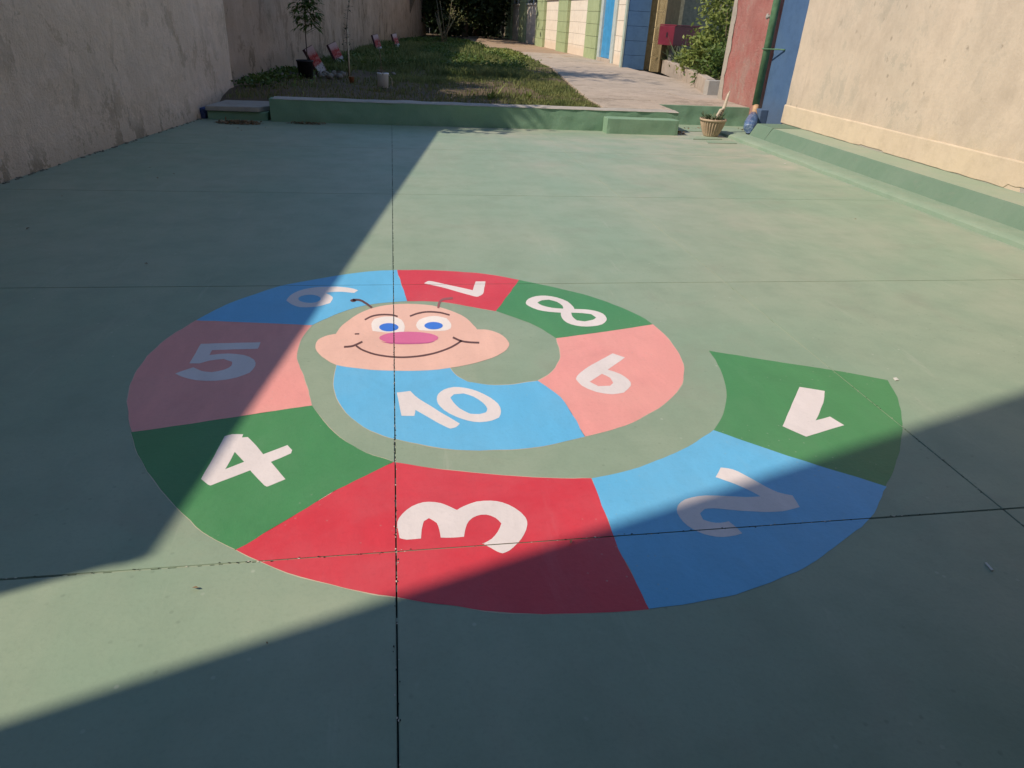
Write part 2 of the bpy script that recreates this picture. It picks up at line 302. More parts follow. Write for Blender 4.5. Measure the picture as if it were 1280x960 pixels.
  ('nine','pink',[(1.415,3.363),(1.422,3.322),(1.430,3.281),(1.434,3.233),(1.436,3.174),(1.435,3.108),(1.432,3.044),(1.425,2.983),(1.415,2.923),(1.403,2.869),(1.389,2.822),(1.374,2.782),(1.357,2.742),(1.337,2.702),(1.316,2.664),(1.290,2.625),(1.259,2.586),(1.224,2.548),(1.189,2.512),(1.155,2.480),(1.120,2.451),(1.080,2.421),(1.032,2.386),(0.977,2.350),(0.920,2.317),(0.859,2.292),(0.795,2.270),(0.731,2.249),(0.727,2.311),(0.724,2.372),(0.720,2.431),(0.716,2.483),(0.711,2.533),(0.700,2.583),(0.680,2.635),(0.655,2.687),(0.629,2.740),(0.658,2.767),(0.688,2.793),(0.714,2.824),(0.739,2.864),(0.760,2.909),(0.778,2.950),(0.789,2.980),(0.796,3.006),(0.802,3.040),(0.808,3.090),(0.812,3.148),(0.817,3.206),(0.915,3.230),(1.014,3.255),(1.113,3.280),(1.213,3.307),(1.314,3.335)],[[[(1.074,3.007),(1.098,2.982),(1.123,2.957),(1.060,2.893),(0.996,2.828),(1.022,2.806),(1.044,2.783),(1.060,2.752),(1.068,2.719),(1.068,2.690),(1.058,2.660),(1.035,2.630),(1.007,2.599),(0.977,2.591),(0.946,2.588),(0.911,2.597),(0.878,2.615),(0.849,2.643),(0.827,2.676),(0.818,2.710),(0.814,2.744),(0.829,2.775),(0.850,2.807),(0.884,2.844),(0.931,2.888),(0.999,2.945)],[(0.873,2.712),(0.914,2.750),(0.955,2.788),(0.970,2.767),(0.983,2.745),(0.985,2.720),(0.985,2.693),(0.972,2.680),(0.960,2.667),(0.931,2.667),(0.902,2.667),(0.887,2.690)]]]),
  ('ten','blue',[(0.731,2.249),(0.670,2.229),(0.609,2.209),(0.545,2.194),(0.476,2.186),(0.405,2.182),(0.341,2.183),(0.288,2.185),(0.241,2.191),(0.195,2.200),(0.144,2.216),(0.095,2.234),(0.052,2.252),(0.020,2.266),(-0.004,2.278),(-0.026,2.290),(-0.045,2.299),(-0.061,2.307),(-0.081,2.320),(-0.106,2.340),(-0.134,2.364),(-0.162,2.393),(-0.189,2.429),(-0.216,2.470),(-0.240,2.513),(-0.258,2.555),(-0.274,2.598),(-0.286,2.642),(-0.296,2.685),(-0.304,2.729),(-0.309,2.771),(-0.311,2.811),(-0.311,2.850),(-0.310,2.888),(-0.310,2.925),(-0.310,2.961),(-0.310,2.996),(-0.223,2.982),(-0.136,2.967),(-0.048,2.955),(0.043,2.948),(0.136,2.943),(0.228,2.939),(0.227,2.926),(0.225,2.913),(0.227,2.896),(0.233,2.871),(0.242,2.840),(0.253,2.812),(0.267,2.790),(0.283,2.770),(0.299,2.750),(0.329,2.738),(0.359,2.726),(0.389,2.717),(0.420,2.712),(0.452,2.710),(0.482,2.711),(0.509,2.714),(0.535,2.719),(0.559,2.725),(0.583,2.730),(0.606,2.735),(0.629,2.740),(0.655,2.687),(0.680,2.635),(0.700,2.583),(0.711,2.533),(0.716,2.483),(0.720,2.431),(0.724,2.372),(0.727,2.311)],[[[(-0.027,2.670),(0.003,2.675),(0.033,2.681),(0.042,2.659),(0.053,2.635),(0.068,2.608),(0.089,2.576),(0.119,2.536),(0.153,2.490),(0.191,2.439),(0.230,2.387),(0.221,2.374),(0.211,2.363),(0.199,2.357),(0.186,2.353),(0.176,2.360),(0.163,2.373),(0.135,2.408),(0.104,2.448),(0.076,2.481),(0.049,2.514),(0.047,2.490),(0.044,2.465),(0.018,2.467),(-0.009,2.469),(-0.018,2.570)]],[[(0.146,2.600),(0.149,2.624),(0.156,2.646),(0.168,2.667),(0.184,2.685),(0.206,2.698),(0.231,2.704),(0.255,2.702),(0.279,2.694),(0.305,2.680),(0.331,2.660),(0.358,2.631),(0.383,2.598),(0.400,2.568),(0.411,2.539),(0.416,2.508),(0.416,2.477),(0.410,2.450),(0.400,2.425),(0.384,2.413),(0.366,2.402),(0.341,2.395),(0.314,2.393),(0.290,2.399),(0.266,2.410),(0.242,2.425),(0.218,2.445),(0.193,2.474),(0.172,2.505),(0.158,2.533),(0.149,2.558),(0.146,2.580)],[(0.207,2.610),(0.216,2.624),(0.225,2.638),(0.246,2.640),(0.267,2.642),(0.290,2.628),(0.312,2.610),(0.332,2.581),(0.347,2.551),(0.355,2.525),(0.358,2.502),(0.355,2.484),(0.349,2.469),(0.336,2.462),(0.322,2.457),(0.302,2.459),(0.280,2.464),(0.259,2.486),(0.241,2.510),(0.226,2.541),(0.215,2.571),(0.210,2.592)]]]),
]
FACE = [(-0.425,3.154),(-0.428,3.188),(-0.426,3.221),(-0.420,3.248),(-0.411,3.268),(-0.398,3.283),(-0.384,3.296),(-0.369,3.305),(-0.352,3.312),(-0.336,3.318),(-0.332,3.342),(-0.327,3.366),(-0.320,3.394),(-0.308,3.430),(-0.292,3.471),(-0.274,3.511),(-0.254,3.549),(-0.230,3.587),(-0.203,3.622),(-0.170,3.653),(-0.133,3.681),(-0.092,3.702),(-0.049,3.714),(-0.002,3.721),(0.045,3.721),(0.092,3.717),(0.139,3.708),(0.183,3.692),(0.223,3.667),(0.259,3.636),(0.292,3.603),(0.320,3.571),(0.343,3.537),(0.363,3.501),(0.377,3.462),(0.388,3.422),(0.396,3.389),(0.401,3.368),(0.403,3.354),(0.406,3.340),(0.426,3.339),(0.446,3.338),(0.466,3.332),(0.487,3.318),(0.507,3.299),(0.524,3.277),(0.537,3.249),(0.548,3.218),(0.554,3.189),(0.556,3.166),(0.554,3.146),(0.549,3.126),(0.540,3.103),(0.529,3.079),(0.513,3.056),(0.495,3.035),(0.472,3.013),(0.443,2.992),(0.406,2.969),(0.363,2.945),(0.317,2.925),(0.269,2.908),(0.218,2.893),(0.169,2.883),(0.121,2.878),(0.074,2.877),(0.027,2.878),(-0.021,2.881),(-0.069,2.885),(-0.113,2.892),(-0.154,2.901),(-0.191,2.912),(-0.226,2.924),(-0.257,2.934),(-0.285,2.946),(-0.311,2.962),(-0.338,2.988),(-0.362,3.020),(-0.384,3.053),(-0.402,3.086),(-0.416,3.120)]
FEATURES = [
  ('eye',[(-0.158,3.440),(-0.152,3.475),(-0.143,3.505),(-0.117,3.523),(-0.091,3.537),(-0.065,3.538),(-0.038,3.535),(-0.015,3.514),(0.005,3.488),(0.016,3.446),(0.021,3.400),(0.019,3.363),(0.015,3.327),(-0.027,3.322),(-0.068,3.321),(-0.108,3.331),(-0.148,3.345),(-0.155,3.395)]),
  ('eye',[(0.081,3.408),(0.087,3.447),(0.101,3.484),(0.127,3.511),(0.156,3.529),(0.181,3.535),(0.205,3.531),(0.229,3.517),(0.253,3.500),(0.265,3.460),(0.273,3.421),(0.271,3.388),(0.264,3.357),(0.250,3.343),(0.232,3.332),(0.200,3.329),(0.164,3.330),(0.130,3.336),(0.096,3.344),(0.086,3.375)]),
  ('pupil',[(-0.013,3.386),(-0.015,3.372),(-0.020,3.359),(-0.029,3.348),(-0.039,3.340),(-0.051,3.335),(-0.064,3.334),(-0.077,3.336),(-0.089,3.342),(-0.100,3.351),(-0.108,3.363),(-0.113,3.376),(-0.115,3.390),(-0.114,3.405),(-0.109,3.418),(-0.101,3.429),(-0.090,3.437),(-0.078,3.442),(-0.064,3.444),(-0.051,3.441),(-0.039,3.435),(-0.028,3.426),(-0.020,3.414),(-0.015,3.400)]),
  ('pupil',[(0.226,3.396),(0.223,3.383),(0.217,3.372),(0.209,3.362),(0.198,3.354),(0.186,3.350),(0.173,3.349),(0.160,3.351),(0.149,3.356),(0.139,3.365),(0.132,3.375),(0.127,3.388),(0.126,3.401),(0.128,3.414),(0.134,3.426),(0.142,3.436),(0.153,3.444),(0.166,3.449),(0.179,3.450),(0.192,3.447),(0.203,3.442),(0.213,3.433),(0.221,3.422),(0.225,3.410)]),
  ('nose',[(0.192,3.240),(0.186,3.220),(0.169,3.203),(0.144,3.188),(0.113,3.178),(0.076,3.172),(0.037,3.172),(-0.002,3.176),(-0.038,3.186),(-0.069,3.199),(-0.092,3.216),(-0.108,3.235),(-0.113,3.255),(-0.108,3.275),(-0.093,3.293),(-0.069,3.309),(-0.037,3.320),(0.000,3.326),(0.041,3.327),(0.081,3.322),(0.118,3.312),(0.150,3.298),(0.174,3.280),(0.188,3.261)]),
  ('nose_shade',[(-0.104,3.208),(-0.078,3.201),(-0.048,3.195),(-0.007,3.190),(0.037,3.186),(0.083,3.186),(0.123,3.188),(0.151,3.195),(0.173,3.203),(0.158,3.188),(0.135,3.176),(0.089,3.171),(0.037,3.171),(-0.012,3.174),(-0.056,3.181),(-0.083,3.194)]),
]
STROKES = {
  'brow1':[(-0.192,3.487),(-0.183,3.499),(-0.174,3.513),(-0.165,3.525),(-0.155,3.534),(-0.143,3.542),(-0.130,3.548),(-0.116,3.552),(-0.102,3.554),(-0.088,3.555),(-0.073,3.553),(-0.060,3.550),(-0.048,3.547),(-0.039,3.542),(-0.032,3.536),(-0.025,3.530),(-0.018,3.523),(-0.015,3.545),(-0.022,3.551),(-0.029,3.558),(-0.037,3.564),(-0.046,3.569),(-0.059,3.573),(-0.073,3.576),(-0.088,3.578),(-0.103,3.577),(-0.117,3.575),(-0.131,3.571),(-0.145,3.564),(-0.158,3.556),(-0.169,3.545),(-0.179,3.532),(-0.188,3.519),(-0.197,3.506)],
  'brow2':[(0.053,3.526),(0.064,3.536),(0.075,3.546),(0.086,3.556),(0.098,3.564),(0.112,3.571),(0.125,3.578),(0.140,3.583),(0.155,3.585),(0.171,3.584),(0.188,3.581),(0.205,3.577),(0.221,3.571),(0.234,3.563),(0.247,3.554),(0.259,3.544),(0.272,3.534),(0.276,3.556),(0.263,3.566),(0.251,3.576),(0.238,3.586),(0.224,3.594),(0.207,3.600),(0.190,3.605),(0.172,3.608),(0.155,3.608),(0.140,3.606),(0.125,3.601),(0.110,3.594),(0.097,3.587),(0.084,3.578),(0.073,3.568),(0.062,3.558),(0.051,3.548)],
  'mouth':[(-0.229,3.158),(-0.220,3.143),(-0.211,3.128),(-0.200,3.113),(-0.187,3.098),(-0.170,3.083),(-0.151,3.067),(-0.130,3.053),(-0.107,3.041),(-0.080,3.030),(-0.051,3.021),(-0.020,3.015),(0.010,3.012),(0.040,3.013),(0.071,3.018),(0.101,3.025),(0.129,3.034),(0.155,3.046),(0.180,3.060),(0.203,3.076),(0.223,3.091),(0.240,3.105),(0.255,3.119),(0.267,3.132),(0.279,3.145),(0.289,3.158),(0.297,3.170),(0.305,3.181),(0.313,3.193),(0.309,3.210),(0.301,3.198),(0.293,3.187),(0.286,3.176),(0.276,3.164),(0.265,3.151),(0.252,3.137),(0.238,3.124),(0.221,3.110),(0.201,3.095),(0.179,3.080),(0.154,3.065),(0.128,3.054),(0.101,3.045),(0.071,3.037),(0.040,3.032),(0.010,3.031),(-0.020,3.034),(-0.050,3.040),(-0.079,3.049),(-0.106,3.060),(-0.129,3.072),(-0.149,3.086),(-0.168,3.101),(-0.184,3.116),(-0.197,3.130),(-0.206,3.145),(-0.215,3.160),(-0.225,3.175)],
  'cheek1':[(-0.284,3.145),(-0.275,3.146),(-0.264,3.147),(-0.254,3.149),(-0.245,3.152),(-0.236,3.158),(-0.229,3.165),(-0.222,3.173),(-0.216,3.179),(-0.210,3.185),(-0.205,3.191),(-0.200,3.197),(-0.195,3.202),(-0.199,3.223),(-0.204,3.218),(-0.209,3.212),(-0.215,3.206),(-0.220,3.200),(-0.227,3.193),(-0.234,3.186),(-0.241,3.179),(-0.248,3.174),(-0.257,3.171),(-0.266,3.169),(-0.276,3.168),(-0.286,3.167)],
  'cheek2':[(0.265,3.233),(0.273,3.222),(0.282,3.211),(0.291,3.200),(0.300,3.191),(0.309,3.183),(0.319,3.178),(0.329,3.173),(0.340,3.169),(0.354,3.165),(0.368,3.163),(0.383,3.161),(0.398,3.159),(0.401,3.182),(0.386,3.184),(0.371,3.186),(0.357,3.188),(0.344,3.192),(0.333,3.196),(0.323,3.200),(0.314,3.206),(0.305,3.213),(0.296,3.222),(0.288,3.232),(0.280,3.243),(0.271,3.254)],
  'mark':[(-0.239,3.302),(-0.233,3.303),(-0.228,3.303),(-0.222,3.303),(-0.216,3.303),(-0.217,3.320),(-0.223,3.319),(-0.229,3.319),(-0.234,3.319),(-0.240,3.319)],
  'ant1':[(-0.156,3.680),(-0.165,3.697),(-0.174,3.715),(-0.183,3.733),(-0.192,3.749),(-0.201,3.764),(-0.210,3.779),(-0.220,3.792),(-0.230,3.803),(-0.241,3.808),(-0.252,3.810),(-0.263,3.810),(-0.273,3.811),(-0.272,3.778),(-0.261,3.777),(-0.251,3.777),(-0.241,3.776),(-0.232,3.771),(-0.223,3.763),(-0.215,3.751),(-0.207,3.737),(-0.198,3.723),(-0.189,3.707),(-0.180,3.690),(-0.171,3.673),(-0.163,3.655)],
  'ant1tip':[(-0.253,3.781),(-0.253,3.775),(-0.255,3.770),(-0.257,3.765),(-0.260,3.762),(-0.264,3.760),(-0.269,3.759),(-0.273,3.760),(-0.277,3.763),(-0.280,3.766),(-0.283,3.771),(-0.285,3.776),(-0.286,3.782),(-0.286,3.788),(-0.284,3.794),(-0.282,3.798),(-0.279,3.802),(-0.275,3.804),(-0.271,3.804),(-0.266,3.804),(-0.262,3.801),(-0.259,3.797),(-0.256,3.793),(-0.254,3.787)],
  'ant2':[(0.223,3.646),(0.225,3.667),(0.227,3.687),(0.229,3.705),(0.232,3.720),(0.236,3.734),(0.241,3.747),(0.247,3.758),(0.255,3.767),(0.266,3.773),(0.280,3.777),(0.296,3.780),(0.311,3.783),(0.313,3.820),(0.298,3.816),(0.282,3.813),(0.266,3.809),(0.253,3.801),(0.242,3.789),(0.233,3.773),(0.227,3.755),(0.221,3.735),(0.217,3.714),(0.214,3.691),(0.213,3.670),(0.211,3.650)],
}

# ------------------------------------------------------------------ materials
def floor_material(name, base, dusty, dust_amt=0.6, rough=0.5):
    t = NT(name)
    big = t.noise(0.55, 6, .62, dist=.4)
    med = t.noise(3.2, 6, .65)
    fine = t.noise(70, 3, .6)
    streak = t.noise(2.2, 5, .6, t.map((1, .22, 1), rot=(0, 0, .35)))
    col = t.mix(t.math('MULTIPLY', t.ramp(big, .38, .66), dust_amt), base, dusty)
    col = t.mix(t.math('MULTIPLY', t.ramp(med, .42, .68), .45), col, mul(base, .80))
    stain = t.noise(1.15, 7, .7, t.map(loc=(5, 3, 0)), .9)
    col = t.mix(t.math('MULTIPLY', t.ramp(stain, .54, .70), .42), col, mul(dusty, .74))
    scuff = t.noise(5.5, 6, .75, t.map((1, .12, 1), rot=(0, 0, -1.1)), .3)
    col = t.mix(t.math('MULTIPLY', t.ramp(scuff, .60, .74), .30), col, (.46, .46, .38))
    col = t.mix(t.math('MULTIPLY', t.ramp(streak, .5, .72), .28), col, mul(dusty, 1.12))
    col = t.mix(t.math('MULTIPLY', t.ramp(fine, .5, .78), .22), col, mul(base, .68))
    vor = t.n('ShaderNodeTexVoronoi', voronoi_dimensions='2D')
    vor.inputs['Scale'].default_value = 9
    t.link(t.pos, vor.inputs['Vector'])
    spot = t.ramp(vor.outputs['Distance'], .03, .07, (1, 1, 1, 1), (0, 0, 0, 1))
    gate = t.ramp(t.noise(1.7, 3), .52, .6)
    col = t.mix(t.math('MULTIPLY', t.math('MULTIPLY', spot, gate), .28), col, mul(base, .45))
    vor2 = t.n('ShaderNodeTexVoronoi', voronoi_dimensions='2D')
    vor2.inputs['Scale'].default_value = 5.3
    t.link(t.map(loc=(3.1, 7.7, 0)), vor2.inputs['Vector'])
    chip = t.ramp(vor2.outputs['Distance'], .02, .04, (1, 1, 1, 1), (0, 0, 0, 1))
    col = t.mix(t.math('MULTIPLY', t.math('MULTIPLY', chip, t.ramp(t.noise(2.3, 3, .5, t.map(loc=(9, 2, 0))), .54, .64)), .28), col, (.6, .6, .52))
    sxy = t.n('ShaderNodeSeparateXYZ')
    t.link(t.pos, sxy.inputs[0])
    far = t.ramp(t.math('ADD', t.math('MULTIPLY', t.math('ADD', sxy.outputs[0], t.math('MULTIPLY', sxy.outputs[1], .9)), .06), t.math('MULTIPLY', t.math('SUBTRACT', big, .5), .9)),   .50, .86)
    dst = t.ramp(t.noise(1.3, 7, .7, t.map((1, 2.2, 1), loc=(7, 7, 0)), .5), .40, .66)
    col = t.mix(t.math('MULTIPLY', t.math('MULTIPLY', far, dst), .8), col, (.43, .385, .315))
    ro = t.math('ADD', t.math('MULTIPLY', med, .25), rough - .1)
    hgt = t.math('ADD', t.math('MULTIPLY', fine, .35), t.math('MULTIPLY', t.noise(14, 4), .65))
    return t.out(col, ro, hgt, .004, .35, .4)

M_FLOOR = floor_material('floor_paint', (.240, .324, .230), (.338, .356, .266))
M_JOINT = simple('joint_dirt', (.035, .036, .03), .5, 40, .95)
M_FILL = floor_material('joint_fill_paint', (.30, .35, .25), (.36, .37, .28))

def road_paint(name, col, worn, amt=.35):
    t = NT(name)
    big = t.noise(1.3, 6, .65, dist=.3)
    fine = t.noise(55, 4, .65)
    brush = t.noise(9, 5, .6, t.map((1, .3, 1), rot=(0, 0, .9)))
    c_ = t.mix(t.math('MULTIPLY', t.ramp(big, .42, .7), amt), col, worn)
    c_ = t.mix(t.math('MULTIPLY', t.ramp(brush, .45, .75), .36), c_, mul(col, 1.25))
    scf = t.noise(6, 6, .75, t.map((1, .15, 1), rot=(0, 0, -.6)), .3)
    c_ = t.mix(t.math('MULTIPLY', t.ramp(scf, .59, .74), .26), c_, mul(worn, 1.1))
    fade = t.noise(2.6, 7, .7, t.map(loc=(8, 1, 0)), .7)
    c_ = t.mix(t.math('MULTIPLY', t.ramp(fade, .52, .72), .32), c_, mul(col, .74))
    c_ = t.mix(t.math('MULTIPLY', t.ramp(fine, .52, .8), .22), c_, mul(col, .62))
    vor = t.n('ShaderNodeTexVoronoi', voronoi_dimensions='2D')
    vor.inputs['Scale'].default_value = 13
    t.link(t.pos, vor.inputs['Vector'])
    chip = t.ramp(vor.outputs['Distance'], .03, .06, (1, 1, 1, 1), (0, 0, 0, 1))
    gate = t.ramp(t.noise(2.1, 3), .54, .62)
    c_ = t.mix(t.math('MULTIPLY', t.math('MULTIPLY', chip, gate), .3), c_, (.42, .42, .36))
    return t.out(c_, t.math('ADD', t.math('MULTIPLY', big, .25), .36), t.math('ADD', fine, t.noise(14, 4)), .003, .3, .4)

PAINT = {
    'green': road_paint('green_floor_paint', (.060, .225, .080), (.12, .27, .13), .45),
    'blue': road_paint('blue_floor_paint', (.12, .42, .68), (.21, .45, .63), .4),
    'red': road_paint('red_floor_paint', (.58, .040, .055), (.57, .13, .15), .5),
    'pink': road_paint('pink_floor_paint', (.73, .30, .27), (.70, .36, .31), .4),
    'white': road_paint('white_numeral_paint', (.70, .625, .61), (.63, .585, .57), .4),
    'peach': road_paint('peach_face_paint', (.73, .44, .35), (.72, .47, .40), .4),
    'eye': road_paint('white_eye_paint', (.78, .70, .66), (.74, .68, .62), .4),
    'pupil': road_paint('blue_pupil_paint', (.045, .17, .62), (.07, .2, .6), .3),
    'nose': road_paint('pink_nose_paint', (.62, .14, .285), (.64, .18, .30), .3),
    'nose_shade': road_paint('mauve_nose_paint', (.50, .10, .25), (.53, .13, .26), .3),
    'line': road_paint('brown_line_paint', (.115, .050, .042), (.15, .08, .07), .4),
    'faded_line': road_paint('faded_line_paint', (.26, .085, .085), (.34, .12, .12), .6),
    'edge': road_paint('pale_edge_paint', (.56, .46, .34), (.40, .42, .31), .8),
}

def plaster(name, c0, c1, c2, streak=.5, bump=.6, rough=.9, crack=None, base_dirt=None, chips=0, lump=0):
    t = NT(name)
    big = t.noise(.9, 7, .65, dist=.5)
    st = t.noise(1.6, 6, .65, t.map((1, 1.6, .16)))
    med = t.noise(6, 7, .7)
    fine = t.noise(38, 5, .7)
    col = t.mix(t.ramp(big, .35, .68), c0, c1)
    col = t.mix(t.math('MULTIPLY', t.ramp(st, .45, .7), streak), col, c2)
    col = t.mix(t.math('MULTIPLY', t.ramp(med, .48, .75), .45), col, mul(c0, .62))
    col = t.mix(t.math('MULTIPLY', t.ramp(fine, .52, .8), .35), col, mul(c1, 1.2))
    if base_dirt:
        sx = t.n('ShaderNodeSeparateXYZ')
        t.link(t.pos, sx.inputs[0])
        z = t.math('ADD', sx.outputs[2], t.math('MULTIPLY', t.math('ADD', med, fine), -.2))
        k = t.ramp(t.math('ADD', z, .5), base_dirt[0] + .30, base_dirt[0] + .62, (1, 1, 1, 1), (0, 0, 0, 1))
        col = t.mix(t.math('MULTIPLY', k, base_dirt[2]), col, base_dirt[1])
    if crack is not None:
        sy = t.n('ShaderNodeSeparateXYZ')
        t.link(t.pos, sy.inputs[0])
        wob = t.math('MULTIPLY', t.math('SUBTRACT', t.noise(3.0, 6, .7), .5), .55)
        dd = t.math('ABSOLUTE', t.math('SUBTRACT', t.math('ADD', sy.outputs[1], wob), crack[0]))
        k = t.ramp(dd, .004, .012, (1, 1, 1, 1), (0, 0, 0, 1))
        zz = t.ramp(sy.outputs[2], crack[1], crack[1] + .15, (1, 1, 1, 1), (0, 0, 0, 1))
        col = t.mix(t.math('MULTIPLY', t.math('MULTIPLY', k, zz), .8), col, mul(c0, .22))
    if lump:
        pat = t.noise(.8, 8, .7, t.map((1, 1.1, .8), loc=(2, 6, 1)), .35)
        col = t.mix(t.math('MULTIPLY', t.ramp(pat, .40, .66), .85), col, (c2[0] * .82, c2[1] * .86, c2[2] * .88))
        pat2 = t.noise(2.3, 9, .76, t.map((1, 1.2, .8), loc=(1, 2, 3)), .15)
        col = t.mix(t.math('MULTIPLY', t.ramp(pat2, .46, .68), .7), col, mul(c0, .50))
        col = t.mix(t.math('MULTIPLY', t.ramp(pat2, .46, .32), .45), col, mul(c1, 1.12))
    if chips:
        for sc_, th, dk in ((2.3, .17, .5), (6.5, .20, .6)):
            vo = t.n('ShaderNodeTexVoronoi')
            vo.inputs['Scale'].default_value = sc_
            t.link(t.mix(.06, t.map((1, 1, .7)), t.n('ShaderNodeTexNoise', i_Scale=9.0).outputs['Color'], 'ADD'), vo.inputs['Vector'])
            kk = t.ramp(t.math('ADD', vo.outputs['Distance'], t.math('MULTIPLY', t.math('SUBTRACT', t.noise(sc_ * 5.0, 4, .7), .5), th * 2.2)), th * .35, th * .75, (1, 1, 1, 1), (0, 0, 0, 1))
            gg = t.ramp(t.noise(1.1, 3, .5, t.map(loc=(sc_, 1, 2))), .44, .56)
            col = t.mix(t.math('MULTIPLY', t.math('MULTIPLY', kk, gg), chips * dk), col, mul(c0, .35))
        blot = t.ramp(t.noise(1.2, 7, .75, t.map((1, 1, .45), loc=(4, 4, 4)), .9), .50, .72)
        col = t.mix(t.math('MULTIPLY', blot, chips * .5), col, mul(c0, .62))
        drip = t.ramp(t.noise(3.5, 5, .7, t.map((1, 1, .08), loc=(1, 9, 4)), .2), .56, .70)
        col = t.mix(t.math('MULTIPLY', t.math('MULTIPLY', drip, t.ramp(t.noise(.8, 3), .42, .6)), chips * .4), col, mul(c0, .55))
    h = t.math('ADD', t.math('MULTIPLY', med, .6), t.math('MULTIPLY', fine, .4))
    if lump:
        h = t.math('ADD', h, t.math('MULTIPLY', t.noise(2.6, 5, .6, t.map((1, 1.3, .6))), lump))
    return t.out(col, rough, h, .02 if not lump else .045, bump, .15)

M_LWALL = plaster('grey_pink_render', (.66, .495, .375), (.79, .61, .475), (.50, .36, .25), .7, 1.0, crack=(8.95, .75), base_dirt=(-.06, (.15, .135, .09), .85), chips=.1, lump=1.2)
M_LWALL2 = plaster('brown_render', (.42, .295, .215), (.53, .38, .285), (.21, .14, .085), .8, 1.0, base_dirt=(.55, (.12, .10, .06), .6), chips=.2, lump=1.0)
M_CREAM = plaster('cream_render', (.60, .495, .385), (.55, .45, .35), (.50, .42, .33), .45, .22, base_dirt=(.50, (.60, .46, .28), .3), chips=.9, lump=.12)
M_PLINTH = plaster('yellow_cream_plinth', (.62, .51, .365), (.57, .465, .35), (.53, .425, .30), .4, .4, chips=.6)
M_RED = plaster('worn_red_render', (.40, .105, .095), (.36, .14, .12), (.40, .29, .24), .9, .8, base_dirt=(.40, (.36, .28, .23), .7), chips=.7, lump=.3)
M_RAW = plaster('raw_grey_render', (.36, .32, .27), (.42, .37, .31), (.25, .22, .18), .4, .8)
M_BLUEW = plaster('deep_blue_render', (.066, .125, .24), (.085, .15, .26), (.055, .105, .20), .3, .3, .6, base_dirt=(.3, (.12, .14, .16), .35))

def kerb_paint(name, c0, c1, worn, bump=.5):
    t = NT(name)
    big = t.noise(2.0, 6, .65, dist=.3)
    fine = t.noise(40, 5, .7)
    med = t.noise(9, 6, .7)
    c_ = t.mix(t.ramp(big, .38, .65), c0, c1)
    c_ = t.mix(t.math('MULTIPLY', t.ramp(med, .55, .75), .5), c_, worn)
    c_ = t.mix(t.math('MULTIPLY', t.ramp(fine, .55, .8), .4), c_, mul(c0, .6))
    return t.out(c_, .7, t.math('ADD', med, t.math('MULTIPLY', fine, .5)), .008, bump, .25)

M_KERBTOP = kerb_paint('kerb_top_green', (.27, .335, .24), (.32, .35, .26), (.24, .27, .2), .35)
M_KERB = kerb_paint('dimmed_kerb_green', (.125, .195, .135), (.145, .21, .15), (.18, .21, .16), .35)  # face green set darker than the top's, to dim the sunward side
M_CURB = kerb_paint('curb_green_paint', (.175, .30, .20), (.205, .33, .225), (.26, .32, .24), .7)
M_STEP = kerb_paint('apron_green_paint', (.215, .295, .21), (.26, .32, .235), (.16, .22, .15), .7)
M_CONC = plaster('bare_concrete', (.34, .315, .28), (.42, .385, .34), (.27, .25, .22), .2, .6)
M_PATH = plaster('path_concrete', (.41, .335, .27), (.47, .39, .315), (.30, .24, .185), .35, .7, chips=.5, lump=.5)
M_SOIL = plaster('garden_soil', (.105, .078, .052), (.16, .115, .075), (.08, .06, .042), .1, 1.0)
M_SAND = plaster('sandy_soil', (.33, .235, .165), (.38, .28, .20), (.27, .18, .12), .1, 1.0)
M_EARTH = simple('bare_earth', (.16, .13, .09), .4, .6, .95)

def leaf_mat(name, dark, light, scale=5.0, trans=.25):
    t = NT(name)
    a = t.noise(scale, 3)
    inf = t.n('ShaderNodeObjectInfo')
    col = t.mix(t.ramp(a, .32, .68), dark, light)
    t.out(col, .55, None, spec=.3)
    tr = t.n('ShaderNodeBsdfTranslucent')
    t.link(col, tr.inputs[0])
    ms = t.n('ShaderNodeMixShader')
    ms.inputs[0].default_value = trans
    out = t.t.nodes['Material Output']
    t.link(t.b.outputs[0], ms.inputs[1])
    t.link(tr.outputs[0], ms.inputs[2])
    t.link(ms.outputs[0], out.inputs[0])
    return t.m

M_GRASS = leaf_mat('grass_green', (.095, .135, .042), (.25, .26, .095), 1.6)
M_DRYGRASS = leaf_mat('dry_grass', (.20, .17, .08), (.13, .16, .05), 3)
M_LEAF = leaf_mat('leaf_green', (.04, .085, .018), (.12, .17, .035), 4)
M_LEAF2 = leaf_mat('bright_leaf_green', (.10, .155, .03), (.27, .30, .08), 5)
M_LEAF3 = leaf_mat('greyish_leaf_green', (.07, .11, .05), (.17, .21, .12), 7)
M_DARKLEAF = leaf_mat('dark_leaf_green', (.018, .034, .012), (.045, .07, .02), 2, .12)
M_DEAD = leaf_mat('dead_leaf_brown', (.15, .085, .04), (.28, .19, .10), 9, .1)
M_BARK = simple('bark', (.12, .09, .065), .4, 12, .9, .6)
M_STEM = simple('stem_brown', (.20, .16, .10), .3, 20, .8)
M_STAKE = simple('pale_cane', (.60, .48, .34), .25, 20, .8)

# ------------------------------------------------------------------ setting: ground and slab floor
g = MB()
g.quad([(-400, -400, -.12), (400, -400, -.12), (400, 400, -.12), (-400, 400, -.12)])
tag(g.build('ground', M_EARTH), kind='structure')

